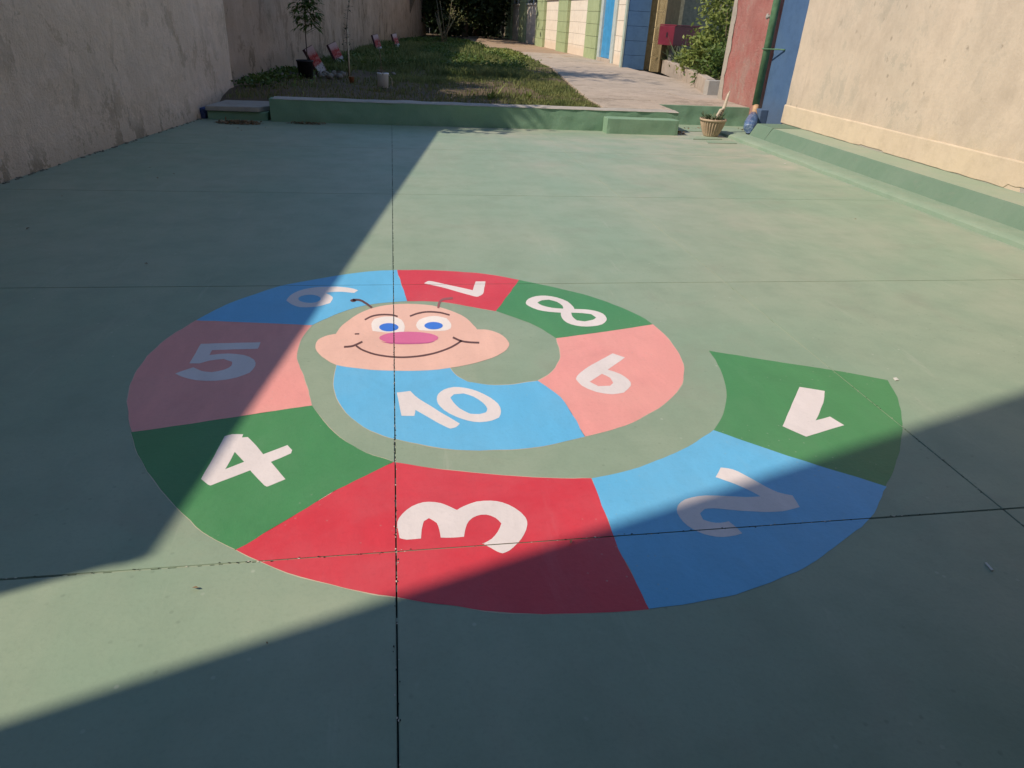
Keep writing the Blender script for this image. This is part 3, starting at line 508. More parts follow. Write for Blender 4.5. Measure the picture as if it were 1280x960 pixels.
JX = [-0.0375, 2.16]
JY = [-0.746, 1.647, 4.04, 6.433, 8.826]
XL, XR, YB, YF = -4.9, 5.75, -0.74, 11.0
yard = thing('paved_yard', 'green painted concrete yard floor cut into large slabs by thin joints', None, kind='structure')
b = MB()
b.quad([(XL, YB - 4, -.03), (XR, YB - 4, -.03), (XR, 12.6, -.03), (XL, 12.6, -.03)])
b.build('joint_bed', M_JOINT, yard)
gapx = [.0044, .0034]
gapy = [.004, .0034, .0032, .0026, .0022]
xs = [XL] + JX + [XR]
ys = JY + [YF]
for i in range(3):
    for j in range(-1, len(ys) - 1):
        y0 = (ys[j] + gapy[j] / 2) if j >= 0 else -3.2
        y1 = ys[j + 1] - (gapy[j + 1] / 2 if j + 1 < len(gapy) else 0)
        x0 = xs[i] + (gapx[i - 1] / 2 if i else 0)
        x1 = xs[i + 1] - (gapx[i] / 2 if i < 2 else 0)
        m = MB()
        m.box(x0, x1, y0, y1, -.026, 0)
        top = [e for e in m.bm.edges if all(abs(v.co.z) < 1e-6 for v in e.verts)]
        bmesh.ops.bevel(m.bm, geom=top, offset=.0022, segments=2, affect='EDGES')
        m.build('concrete_slab', M_FLOOR, yard)
# paint that has run into and bridged the joints further off
m = MB()
def fill(x0, x1, y0, y1, z, step, keep):
    L = max(x1 - x0, y1 - y0)
    n = int(L / step)
    for k in range(n):
        if rnd.random() > keep:
            continue
        if x1 - x0 > y1 - y0:
            a = x0 + k * step
            m.quad([(a, y0, z), (a + step, y0, z), (a + step, y1, z), (a, y1, z)])
        else:
            a = y0 + k * step
            m.quad([(x0, a, z), (x1, a, z), (x1, a + step, z), (x0, a + step, z)])
for x in JX[1:]:
    fill(x - .004, x + .004, 2.28, 11, -.0016, .03, .97)
for y, kp in ((4.04, .45), (6.433, .72), (8.826, .85)):
    fill(-4.5, 5.7, y - .004, y + .004, -.002, .05, kp)
fill(-1.0, .25, 1.643, 1.651, -.0025, .012, .72)
fill(JX[0] - .004, JX[0] + .004, 1.2, 11, -.004, .014, .30)
tag(m.build('joint_fill', M_FILL, yard), kind='stuff')
def flecks(name, mat, n, z, smax):
    m = MB()
    for k in range(n):
        r_ = rnd.random()
        if r_ < .55: x, y = JX[0] + rnd.gauss(0, .0035), .55 + 4.6 * rnd.random() ** 1.5
        elif r_ < .85: x, y = rnd.uniform(-1.3, 2.3), JY[1] + rnd.gauss(0, .003)
        else: x, y = JX[1] + rnd.gauss(0, .003), rnd.uniform(1.2, 2.6)
        s = rnd.uniform(.0015, smax)
        a0 = rnd.uniform(0, 6.28)
        m.bm.faces.new([m.bm.verts.new((x + s * rnd.uniform(.5, 1.3) * math.cos(a0 + q * 1.2566) * (1.0 if r_ < .55 else 1.8), y + s * rnd.uniform(.5, 1.3) * math.sin(a0 + q * 1.2566) * (1.8 if r_ < .55 else 1), z)) for q in range(5)])
    return tag(m.build(name, mat, yard), kind='stuff')
flecks('joint_chips', M_JOINT, 150, .0014, .0030)
flecks('paint_flecks', simple('pale_fleck', (.55, .50, .42), .2, 30, .8), 130, .0016, .0028)

# ------------------------------------------------------------------ the painted caterpillar number track
def clip_slabs(bm):
    """cut along the joints and drop what would bridge the open gap"""
    for ax, vals, gaps in ((0, JX, gapx), (1, JY, gapy)):
        for v, gp in zip(vals, gaps):
            for sgn in (-1, 1):
                no = Vector((1, 0, 0)) if ax == 0 else Vector((0, 1, 0))
                co = no * (v + sgn * (gp / 2 + .0004))
                bmesh.ops.bisect_plane(bm, geom=bm.verts[:] + bm.edges[:] + bm.faces[:], plane_co=co, plane_no=no, dist=1e-6)
            dead = [f for f in bm.faces if abs(f.calc_center_median()[ax] - v) < gp / 2]
            bmesh.ops.delete(bm, geom=dead, context='FACES')

def paint_sheet(loops, z, wob=.0025, seed=0.0):
    m = MB()
    ls = []
    for lp in loops:
        out = []
        n = len(lp)
        for i in range(n):                       # hand-painted edge: subdivide and let it waver
            a = Vector((lp[i][0], lp[i][1], 0)); bq = Vector((lp[(i + 1) % n][0], lp[(i + 1) % n][1], 0))
            k = max(1, int((bq - a).length / .03))
            for q_ in range(k):
                p = a.lerp(bq, q_ / k)
                out.append(p + Vector((noise.noise(p * 13 + Vector((seed, 0, 0))), noise.noise(p * 13 + Vector((0, seed + 9, 0))), 0)) * wob)
        ls.append([Vector((p.x, p.y, 0)) for p in out])
    tri = tessellate_polygon(ls)
    flat = [p for l in ls for p in l]
    vs = [m.bm.verts.new((p.x, p.y, z)) for p in flat]
    for t3 in tri:
        try:
            m.bm.faces.new([vs[k] for k in t3])
        except ValueError:
            pass
    clip_slabs(m.bm)
    for f in m.bm.faces:
        if f.normal.z < 0:
            f.normal_flip()
    bmesh.ops.recalc_face_normals(m.bm, faces=m.bm.faces)
    for f in m.bm.faces:
        f.normal_update()
        if f.normal.z < 0:
            f.normal_flip()
    return m

def build_sheet(m, name, mat, parent):
    me = bpy.data.meshes.new(name)
    m.bm.to_mesh(me); m.bm.free()
    me.materials.append(mat)
    o = bpy.data.objects.new(name, me)
    COL.objects.link(o)
    o.parent = parent
    return o

mural = thing('floor_mural', 'painted caterpillar number track curling round a smiling face on the yard floor', 'floor mural')
for k, (nm, colr, poly, nums) in enumerate(SEGMENTS):
    so = build_sheet(paint_sheet([poly], .0007 + .0001 * (k % 2), .0045, k * 3.1), 'painted_segment', PAINT[colr], mural)
    if nm in ('three', 'four', 'five', 'ten', 'nine', 'seven'):
        n_ = len(poly); grow = []
        area = sum(poly[i][0] * poly[(i + 1) % n_][1] - poly[(i + 1) % n_][0] * poly[i][1] for i in range(n_))
        sg = 1 if area > 0 else -1
        for i in range(n_):
            a_, b_ = poly[i - 1], poly[(i + 1) % n_]
            tx, ty = b_[0] - a_[0], b_[1] - a_[1]
            L_ = math.hypot(tx, ty) + 1e-9
            g_ = .0022 + .0042 * noise.noise(Vector((poly[i][0] * 6, poly[i][1] * 6, k)))
            grow.append((poly[i][0] + ty / L_ * g_ * sg, poly[i][1] - tx / L_ * g_ * sg))
        build_sheet(paint_sheet([grow], .0004, .0045, k * 3.1), 'primer_edge', PAINT['edge'], so)
    so['label'] = f'{colr} segment of the track with the white number {nm}'
    for lo in nums:
        build_sheet(paint_sheet(lo, .0012, .0030, k * 5.7), 'numeral', PAINT['white'], so)
face = build_sheet(paint_sheet([FACE], .0011, .0032), 'face', PAINT['peach'], mural)
for nm, poly in FEATURES:
    base = {'eyeL': 'eye', 'eyeR': 'eye', 'pupL': 'pupil', 'pupR': 'pupil', 'nose': 'nose', 'noseshade': 'nose_shadow'}.get(nm, nm)
    key = {'nose_shadow': 'nose_shade'}.get(base, base)
    z = {'eye': .0015, 'pupil': .0022, 'nose': .0019, 'nose_shade': .0024, 'nose_shadow': .0024}[base]
    build_sheet(paint_sheet([poly], z, .0006), base, PAINT[key if key in PAINT else 'nose_shade'], face)
SN = {'brow1': 'eyebrow', 'brow2': 'eyebrow', 'mouth': 'mouth', 'cheek1': 'cheek_line', 'cheek2': 'cheek_line', 'mark': 'freckle', 'ant1': 'antenna', 'ant1tip': 'antenna_tip', 'ant2': 'antenna'}
for nm, poly in STROKES.items():
    build_sheet(paint_sheet([poly], .0017 if 'ant' not in nm else .0018, .0016), SN[nm], PAINT['faded_line' if nm == 'ant2' else 'line'], face)

# ------------------------------------------------------------------ left boundary wall (near the yard, then the garden)
def wall_run(name, mat, p0, p1, z0, z1, th, label, cat, amp, seed, nu, nv):
    t = thing(name, label, cat, (p0[0], p0[1], 0))
    a, b_ = Vector((p0[0], p0[1], 0)), Vector((p1[0], p1[1], 0))
    dr = (b_ - a).normalized()
    nrm = Vector((dr.y, -dr.x, 0))                       # towards the yard
    m = MB()
    rough_grid(m, a + Vector((0, 0, z0)), b_ - a, (0, 0, z1 - z0), nu, nv, amp, 1.6, nrm, seed)
    bk = -nrm * th
    zz0, zz1 = Vector((0, 0, z0)), Vector((0, 0, z1))
    e = nrm * -.004
    m.quad([a + bk + zz0, b_ + bk + zz0, b_ + bk + zz1, a + bk + zz1])
    m.quad([a + e + zz0, a + bk + zz0, a + bk + zz1, a + e + zz1])
    m.quad([b_ + e + zz0, b_ + bk + zz0, b_ + bk + zz1, b_ + e + zz1])
    m.quad([a + nrm * .02 + zz1, a + bk + zz1, b_ + bk + zz1, b_ + nrm * .02 + zz1])
    part_of(m.build('wall_face', mat), t)
    return t
X0 = lambda y: -4.502 + .1632 * y
lw = wall_run('boundary_wall', M_LWALL, (X0(.5), .5), (X0(12.25), 12.25), -.03, 3.82, .18,
              'rough pinkish grey rendered wall along the left side of the yard', 'wall', .022, 0, 170, 60)
m = MB()
m.tube([(X0(.5) - .09, .5, 3.80), (X0(12.2) - .09, 12.2, 3.80)], .085, 6)
part_of(m.build('coping', M_LWALL), lw)
# crumbled, mossy foot of the wall
m = MB()
for k in range(260):
    y = rnd.uniform(.8, 11.9)
    s = rnd.uniform(.005, .016)
    x = X0(y) + rnd.uniform(.0, .045)
    p = Vector((x, y, s * .2))
    r = bmesh.ops.create_icosphere(m.bm, subdivisions=1, radius=s)
    for v in r['verts']:
        v.co = Vector((v.co.x * rnd.uniform(.7, 1.6), v.co.y * rnd.uniform(.7, 1.8), v.co.z * .6)) + p
o_ = part_of(m.build('wall_rubble', simple('crumbled_render', (.20, .19, .15), .4, 14, .95)), lw)
tag(o_, kind='stuff')
gw0, gw1 = (-2.585, 11.93), (2.05, 46.0)
gw = wall_run('garden_wall', M_LWALL2, gw0, gw1, -.03, 3.85, .18,
              'streaked brown rendered wall running along the left of the garden', 'wall', .03, 5, 200, 40)

# ------------------------------------------------------------------ garden: soil, path, curb, steps
def sheet(name, poly, z, mat, amp=0, kind='structure', n=40):
    m = MB()
    xs_ = [p[0] for p in poly]; ys_ = [p[1] for p in poly]
    if amp == 0:
        m.quad([(x, y, z) for x, y in poly])
    else:
        a, b_, c_, d_ = [Vector((x, y, z)) for x, y in poly]
        vs = []
        for j in range(n + 1):
            row = []
            for i in range(n + 1):
                p = a.lerp(b_, i / n).lerp(d_.lerp(c_, i / n), j / n)
                p.z += amp * noise.fractal(p * 1.3, 1, 2, 3)
                if name == 'garden_soil' and p.x < -1.72 and p.y < 12.0:
                    p.z -= .20 * min(1, (12.0 - p.y) / .5)
                row.append(m.bm.verts.new(p))
            vs.append(row)
        for j in range(n):
            for i in range(n):
                f = m.bm.faces.new((vs[j][i], vs[j][i + 1], vs[j + 1][i + 1], vs[j + 1][i]))
                f.smooth = True
    return tag(m.build(name, mat), kind=kind)
sheet('garden_soil', [(-3.2, 11.02), (4.2, 11.02), (6.6, 50), (-3.2, 50)], .285, M_SOIL, .035, n=150)
sheet('sandy_ground', [(3.0, 24.5), (7.2, 24.5), (7.2, 47), (4.2, 47)], .31, M_SAND, .02, n=30)
# path: cast concrete flags with uneven joints
path = thing('garden_path', 'pale worn concrete path leading back beside the garden', None, kind='structure')
edges = [(11.2, 3.25), (12.3, 3.32), (14.7, 3.62), (17.2, 3.95), (20.3, 4.35), (24.3, 4.5), (28.5, 4.9)]
for i in range(len(edges) - 1):
    (y0, x0), (y1, x1) = edges[i], edges[i + 1]
    for h in range(2):
        m = MB()
        w0, w1 = (7.05 - x0), (7.05 - x1)
        if y0 > 20: w0 = w1 = 6.95 - x0
        f0, f1 = (0, .52) if h == 0 else (.524, 1)
        ya = (y0 + .012) if i else (11.05, 11.76)[h]
        if i == 0: f0, f1 = ((0, .302), (.305, .735))[h]
        m.prism([(x0 + w0 * f0 + rnd.uniform(0, .01), ya), (x0 + w0 * f1, ya), (x1 + (7.05 - x1) * f1, y1 - .006 if True else 0), (x1 + (7.05 - x1) * f0, y1 - .006)], .20, .322 + rnd.uniform(-.004, .004), .006)
        m.build('path_slab', M_PATH, path)

cur = thing('garden_curb', 'low dark green painted curb holding back the garden soil', 'curb', (1.3, 10.8, 0))
m = MB()
rough_grid(m, (-1.75, 10.78, 0), (6.15, 0, 0), (0, 0, .305), 150, 10, .012, 4.0, (0, -1, 0), 3)
m.quad([(-1.75, 10.785, .305), (4.4, 10.785, .305), (4.4, 11.04, .30), (-1.75, 11.04, .30)])
m.quad([(4.4, 10.785, 0), (4.4, 11.04, 0), (4.4, 11.04, .305), (4.4, 10.785, .305)])
m.quad([(-1.75, 10.785, 0), (-1.75, 11.04, 0), (-1.75, 11.04, .305), (-1.75, 10.785, .305)])
part_of(m.build('curb_face', M_CURB), cur)
m = MB()                                                     # bare chipped lip
n_ = 60
vs0, vs1, vs2 = [], [], []
for i in range(n_ + 1):
    x = -1.7 + 6.1 * i / n_
    dz = .010 * noise.noise(Vector((x * 3, 1, 0)))
    vs0.append(m.bm.verts.new((x, 10.772 + .012 * noise.noise(Vector((x * 4, 0, 0))), .300 + dz * .5)))
    vs1.append(m.bm.verts.new((x, 10.790, .311 + dz)))
    vs2.append(m.bm.verts.new((x, 10.99 + .05 * noise.noise(Vector((x * 2, 5, 0))), .320 + dz)))
for i in range(n_):
    m.bm.faces.new((vs0[i], vs0[i + 1], vs1[i + 1], vs1[i])); m.bm.faces.new((vs1[i], vs1[i + 1], vs2[i + 1], vs2[i]))
part_of(m.build('curb_lip', M_CONC), cur)
# recessed end of the curb beside the red wall
c2 = thing('end_curb', 'short green curb set back between the path and the red wall', 'curb', (5.3, 11.6, 0))
m = MB()
rough_grid(m, (4.40, 11.72, 0), (1.66, .0, 0), (0, 0, .315), 40, 8, .014, 4.0, (0, -1, 0), 9)
m.quad([(4.40, 11.725, .315), (6.06, 11.725, .315), (6.06, 11.78, .318), (4.40, 11.78, .318)])
part_of(m.build('curb_face', M_CURB), c2)
m = MB()
m.box(4.42, 6.04, 11.003, 11.72, -.03, .012, .004)
part_of(m.build('curb_foot', M_STEP), c2)

st = thing('step_block', 'green painted concrete step block in front of the path', 'step', (3.76, 10.75, 0))
m = MB()
bx_ = (3.19, 4.335, 10.53, 10.772, -.01, .222)
m.box(*bx_)
bmesh.ops.subdivide_edges(m.bm, edges=m.bm.edges[:], cuts=22, use_grid_fill=True)
cen_ = Vector((3.76, 10.65, .1))
for v in m.bm.verts:
    on = sum(abs(v.co[a] - bx_[a * 2 + s]) < 1e-5 for a in range(3) for s in (0, 1))
    if on >= 2:
        d_ = cen_ - v.co
        d_.x = max(-.14, min(.14, d_.x))
        v.co += d_.normalized() * (.007 + .012 * max(0, noise.noise(v.co * 9)))
for v in m.bm.verts:
    v.co += Vector((noise.noise(v.co * 6), noise.noise(v.co * 6 + Vector((4, 0, 0))), noise.noise(v.co * 6 + Vector((0, 7, 0))))) * .006
part_of(m.build('block', kerb_paint('step_green_paint', (.17, .285, .19), (.20, .31, .21), (.25, .31, .23), .5)), st)

mh = thing('inspection_chamber', 'low green box with a grey concrete lid in the left corner of the yard', 'box', (-2.2, 11.0, 0))
m = MB()
m.prism([(-2.62, 10.82), (-1.80, 10.84), (-1.77, 11.5), (-2.56, 11.5)], -.02, .115, .012)
for v in m.bm.verts:
    v.co += Vector((noise.noise(v.co * 5), noise.noise(v.co * 5 + Vector((4, 0, 0))), 0)) * .012
part_of(m.build('box_base', M_CURB), mh)
m = MB()
m.prism([(-2.63, 10.79), (-1.92, 10.80), (-1.78, 11.02), (-1.74, 11.55), (-2.5, 11.58)], .118, .185, .010)
for v in m.bm.verts:
    v.co += Vector((noise.noise(v.co * 7), noise.noise(v.co * 7 + Vector((4, 0, 0))), noise.noise(v.co * 9) * .5)) * .014
part_of(m.build('lid', M_CONC), mh)
m = MB()
m.prism([(-2.78, 10.90), (-2.66, 10.86), (-2.64, 11.1), (-2.76, 11.12)], -.01, .14, .02)
tag(m.build('blue_block', simple('faded_blue_paint', (.06, .08, .19), .3, 20, .8)), 'small faded blue block wedged between the left wall and the lidded box', 'block')

# ------------------------------------------------------------------ right side: kerb, apron, building wall
ap = thing('drain_apron', 'low green concrete apron running along the foot of the right kerb', 'apron', (5.3, 6, 0))
m = MB()
n_ = 130
rows = []
for i in range(n_ + 1):
    y = 1.5 + (11.2 - 1.5) * i / n_
    k = noise.noise(Vector((0, y * 2.1, 0)))
    x = 5.135 + .018 * k + (0 if y < 10.35 else (y - 10.35) * .0)
    prof = [(x - .006, -.01), (x + .006, .036 + .006 * k), (x + .028, .050), (x + .14, .056 + .004 * noise.noise(Vector((3, y * 3, 0)))), (5.60, .052)]
    rows.append([m.bm.verts.new((px, y, pz)) for px, pz in prof])
mr = MB()
for i in range(n_):
    for k in range(4):
        q_ = (rows[i][k], rows[i][k + 1], rows[i + 1][k + 1], rows[i + 1][k])
        if k < 1:
            mr.quad([v.co for v in q_])
        else:
            m.bm.faces.new(q_).smooth = True
part_of(m.build('apron_slab', M_STEP), ap)
part_of(mr.build('apron_edge', kerb_paint('apron_edge_paint', (.20, .28, .20), (.24, .30, .22), (.16, .21, .15), .5)), ap)

kb = thing('side_kerb', 'long green painted kerb at the foot of the cream wall', 'kerb', (5.75, 6, 0))
m = MB()
rows = []
for i in range(281):
    y = 1.5 + (9.93 - 1.5) * i / 280
    k = .006 * noise.noise(Vector((1, y * 1.7, 0))) + .005 * noise.noise(Vector((1, y * 11, 0)))
    prof = [(5.445 + k, .02), (5.565 + k, .212), (5.580 + k, .222), (6.10, .226)]
    rows.append([m.bm.verts.new((px, y, pz)) for px, pz in prof])
for i in range(280):
    for k in range(2):
        m.bm.faces.new((rows[i][k], rows[i][k + 1], rows[i + 1][k + 1], rows[i + 1][k]))
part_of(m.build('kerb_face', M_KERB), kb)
m = MB()
rows = []
for i in range(281):
    y = 1.5 + (9.93 - 1.5) * i / 280
    k = .006 * noise.noise(Vector((1, y * 1.7, 0))) + .005 * noise.noise(Vector((1, y * 11, 0)))
    rows.append([m.bm.verts.new((px, y, pz)) for px, pz in [(5.581 + k, .222), (5.84, .225), (6.10, .227)]])
for i in range(280):
    for k in range(2):
        m.bm.faces.new((rows[i][k], rows[i][k + 1], rows[i + 1][k + 1], rows[i + 1][k]))
part_of(m.build('kerb_top', M_KERBTOP), kb)
m = MB()
rr_ = []
for y in (9.942, 10.43):
    rr_.append([m.bm.verts.new(p_) for p_ in ((5.44, y, .0), (5.560, y, .214), (5.574, y, .226), (6.03, y, .229), (6.03, y, .0))])
for k in range(4):
    m.bm.faces.new((rr_[0][k], rr_[0][k + 1], rr_[1][k + 1], rr_[1][k]))
m.bm.faces.new(rr_[0]); m.bm.faces.new(rr_[1][::-1])
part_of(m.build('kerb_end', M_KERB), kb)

WX = 6.045
sb = thing('side_building', 'building side wall at right painted cream then blue then worn red', 'building', (WX + .1, 8, 0))
def wall_x(name, mat, y0, y1, z0, z1, x, amp, seed, nu, nv, th=.2):
    m = MB()
    rough_grid(m, (x, y0, z0), (0, y1 - y0, 0), (0, 0, z1 - z0), nu, nv, amp, 1.8, (-1, 0, 0), seed)
    m.quad([(x + th, y0, z0), (x + th, y1, z0), (x + th, y1, z1), (x + th, y0, z1)])
    for yy in (y0, y1):
        m.quad([(x + .002, yy, z0), (x + th, yy, z0), (x + th, yy, z1), (x + .002, yy, z1)])
    return part_of(m.build(name, mat), sb)
wall_x('cream_wall', M_CREAM, -3, 10.545, .1, 3.6, WX, .008, 2, 160, 40)
# plinth band with a broken lower edge
m = MB()
rows = []
for i in range(201):
    y = 1.0 + (10.57 - 1.0) * i / 200
    k = .006 * noise.noise(Vector((1, y * 2.3, 4)))
    zb = .232 + .008 * noise.noise(Vector((2, y * 5, 0)))
    if 5.0 < y < 6.05: zb += .035 + .02 * noise.noise(Vector((2, y * 9, 0)))
    if 8.0 < y < 8.5: zb += .014
    prof = [(WX - .004 + k * .6, zb), (WX - .014 + k * .5, zb + .004), (WX - .012 + k * .5, .485), (WX - .009 + k * .5, .495 + .006 * noise.noise(Vector((5, y * 4, 0)))), (WX + .004, .502)]
    rows.append([m.bm.verts.new((px, y, pz)) for px, pz in prof])
for i in range(200):
    for k in range(4):
        f = m.bm.faces.new((rows[i][k], rows[i][k + 1], rows[i + 1][k + 1], rows[i + 1][k]))
m.bm.faces.new([v for v in rows[-1]][::-1])
part_of(m.build('plinth', M_PLINTH), sb)
m = MB()
m.quad([(WX - .005, 1, .1), (WX - .005, 10.5, .1), (WX - .005, 10.5, .31), (WX - .005, 1, .31)])
part_of(m.build('footing', M_CONC), sb)
wall_x('blue_wall', M_BLUEW, 10.548, 11.30, .02, 3.6, WX + .012, .004, 7, 14, 40)
wall_x('red_wall', M_RED, 11.303, 12.98, .02, 3.6, WX + .02, .010, 4, 30, 50)
m = MB()                                                     # raw edge where the red paint stops, with a ragged border
cols = []
for i in range(61):
    z = .02 + 3.58 * i / 60
    yb = 12.90 - .07 * noise.fractal(Vector((0, 3, z * 2.2)), 1, 2, 3) - (.16 if z < .5 else 0) * (1 - z / .5)
    cols.append([m.bm.verts.new(p) for p in ((WX + .006, yb, z), (WX + .002, 13.06, z), (WX + .24, 13.07, z))])
for i in range(60):
    for k in range(2):
        m.bm.faces.new((cols[i][k], cols[i][k + 1], cols[i + 1][k + 1], cols[i + 1][k]))
part_of(m.build('raw_edge', M_RAW), sb)
m = MB()
m.box(WX - .12, WX + .01, 11.06, 11.28, .05, .36, .01)
part_of(m.build('blue_footing', M_BLUEW), sb)
m = MB()
m.box(WX - .2, WX + .6, -3, 13.3, 3.6, 3.75, .01)
part_of(m.build('roof_edge', M_CONC), sb)

# downpipe
dp = thing('downpipe', 'green painted downpipe with an orange collar and blue outlet on the right wall', 'drainpipe', (5.95, 11.32, 0))
M_GPIPE = simple('pipe_green_paint', (.10, .20, .11), .3, 9, .5, .15)
m = MB(); m.tube([(5.95, 11.33, .40), (5.95, 11.33, 3.55)], .058, 20)
part_of(m.build('pipe', M_GPIPE), dp)
m = MB(); m.tube([(5.952, 11.325, .41), (5.93, 11.27, .33), (5.89, 11.20, .26)], [.050, .048, .048], 18)
m.tube([(5.90, 11.22, .285), (5.875, 11.175, .235)], .054, 18)
part_of(m.build('collar', simple('terracotta', (.48, .30, .17), .25, 12, .6)), dp)
m = MB()
m.tube([(5.86, 11.17, .27), (5.74, 10.95, .225), (5.60, 10.70, .175), (5.50, 10.53, .150), (5.46, 10.46, .140)], [.05, .084, .098, .092, .062], 20)
for v in m.bm.verts:
    v.co += Vector((noise.noise(v.co * 16), noise.noise(v.co * 16 + Vector((3, 0, 0))), noise.noise(v.co * 16 + Vector((0, 3, 0))))) * .012
t_ = NT('blue_wrap')
wv = t_.noise(14, 6, .75, dist=1.2)
M_WRAP = t_.out(t_.mix(t_.ramp(wv, .48, .70), (.05, .10, .22), (.34, .42, .52)), .3, wv, .01, .6, .5)
part_of(m.build('outlet', M_WRAP), dp)
m = MB()
m.tube([(5.95, 11.33 + .075 * math.sin(a), 1.24 + .0 * a) if False else (5.95 + .072 * math.cos(a), 11.33 + .072 * math.sin(a), 1.24) for a in [k * math.pi / 8 for k in range(17)]], .010, 6)
m.tube([(5.89, 11.28, 1.24), (6.0, 11.05, 1.25), (6.05, 10.95, 1.25)], .012, 6)
part_of(m.build('bracket', M_GPIPE), dp)
m = MB()
m.tube([(6.06, 11.6, 1.70), (5.96, 11.58, 1.70)], .028, 10)
m.tube([(5.97, 11.58, 1.66), (5.97, 11.58, 1.74)], .018, 8)
tag(m.build('wall_valve', simple('dull_steel', (.32, .31, .28), .2, 20, .5)), 'small dull metal fitting sticking out of the red wall beside the downpipe', 'fitting')

# ribbed planter with soil and dry plant
px_, py_ = 4.90, 10.58
pot = thing('ribbed_planter', 'tan ribbed flowerpot holding sparse plants beside the green step block', 'flowerpot', (px_, py_, 0.001))
m = MB()
NF = 26
m.lathe([(.0, .0), (.105, .0), (.112, .012), (.128, .05, .06), (.155, .13, .085), (.178, .205, .085), (.184, .222, .0), (.200, .226), (.205, .240), (.206, .256), (.190, .258), (.184, .235), (.17, .2)], NF * 6, (0, 0), 0, NF)
part = m.build('pot_body', simple('tan_plastic', (.43, .325, .225), .18, 10, .55, .15), pot)
m = MB()
m.lathe([(.0, .222), (.08, .226), (.186, .215)], 24)
m.build('pot_soil', M_SOIL, pot)
m = MB()
for k in range(150):
    a = rnd.uniform(0, 6.28); r = .16 * math.sqrt(rnd.random())
    p = (r * math.cos(a), r * math.sin(a), .225)
    m.leaf((p[0], p[1], p[2] + rnd.uniform(0, .06)), (math.cos(a) + rnd.uniform(-.6, .6), math.sin(a) + rnd.uniform(-.6, .6), rnd.uniform(.1, 1.3)), rnd.uniform(.04, .10), rnd.uniform(.015, .035))
m.build('foliage', M_LEAF3, pot)
m = MB()                                                     # dry pale stalks and husk standing in the pot
m.tube([(.10, .02, .22), (.135, .03, .34), (.17, .04, .46), (.20, .06, .60), (.215, .06, .66)], [.014, .024, .026, .016, .003], 8)
m.tube([(.06, .0, .22), (.055, -.01, .31), (.085, -.01, .385), (.135, .0, .40), (.155, .02, .36)], [.016, .022, .022, .016, .01], 8)
m.build('dry_stalk', simple('bleached_stalk', (.50, .42, .33), .25, 20, .8), pot)

# loose broken slab pieces by the pot
for k, (pl, zz) in enumerate([([(4.45, 10.18), (4.95, 10.25), (4.93, 10.40), (4.60, 10.42)], .012), ([(4.55, 9.86), (5.02, 9.88), (5.02, 10.05), (4.62, 10.08)], .010)]):
    m = MB(); m.prism(pl, .0005, zz, .003)
    tag(m.build('loose_slab', M_STEP), ['thin loose piece of green concrete just in front of the ribbed flowerpot',
        'thin loose piece of green concrete nearest the camera below the ribbed flowerpot'][k], 'concrete piece', 'loose concrete pieces by the flowerpot')

# ------------------------------------------------------------------ plants: helpers
def crown(center, radii, n, lsize, seed, mat, name, parent, clumps=14, spread=.42):
    """leaf faces gathered in clumps inside an ellipsoid, leaving gaps between them"""
    r = random.Random(seed)
    cl = []
    for k in range(clumps):
        while True:
            p = Vector((r.uniform(-1, 1), r.uniform(-1, 1), r.uniform(-1, 1)))
            if p.length < 1: break
        cl.append((p, r.uniform(.55, 1.1)))
    V, F = [], []
    for k in range(n):
        c_, s = cl[r.randrange(clumps)]
        q = Vector((r.gauss(0, 1), r.gauss(0, 1), r.gauss(0, 1))) * spread * s * .62
        p = Vector(((c_.x + q.x) * radii[0], (c_.y + q.y) * radii[1], (c_.z + q.z) * radii[2])) + Vector(center)
        a = Vector((r.gauss(0, 1), r.gauss(0, 1), r.gauss(-.25, .7))).normalized()
        b_ = a.cross(Vector((r.gauss(0, 1), r.gauss(0, 1), r.gauss(0, 1)))).normalized()
        L = lsize * r.uniform(.6, 1.3); W = L * r.uniform(.3, .5)
        i = len(V)
        V += [p, p + a * L * .5 + b_ * W * .5, p + a * L, p + a * L * .5 - b_ * W * .5]
        F.append((i, i + 1, i + 2, i + 3))
    me = bpy.data.meshes.new(name)
    me.from_pydata([tuple(v) for v in V], [], F)
    me.materials.append(mat)
    o = bpy.data.objects.new(name, me)
    COL.objects.link(o)
    if parent is not None: o.parent = parent
    return o

def tree(loc, h, cr, cz, n, lsize, label, seed, mat=None, group=None, trunk_r=.14, lean=(0, 0)):
    r = random.Random(seed)
    t = thing('tree', label, 'tree', loc, group)
    m = MB()
    top = Vector((lean[0], lean[1], cz))
    m.tube([(0, 0, -.1), (lean[0] * .2 + .05, lean[1] * .2, h * .2), (lean[0] * .6, lean[1] * .6 + .05, h * .45), tuple(top)], [trunk_r * 1.25, trunk_r, trunk_r * .8, trunk_r * .4], 10)
    m.build('trunk', M_BARK, t)
    for k in range(6):
        a = 6.283 * k / 6 + r.uniform(-.4, .4)
        z0 = cz * r.uniform(.55, .85)
        f = z0 / cz
        s = Vector((lean[0] * f, lean[1] * f, z0))
        e = top + Vector((math.cos(a) * cr[0] * .75, math.sin(a) * cr[1] * .75, r.uniform(-.3, .6) * cr[2]))
        m = MB()
        m.tube([s, s.lerp(e, .5) + Vector((0, 0, -.12)), e], [trunk_r * .5, trunk_r * .32, trunk_r * .1], 7)
        m.build('limb', M_BARK, t)
    crown(top, cr, n, lsize, seed, mat or M_LEAF, 'crown', t, 26)
    return t

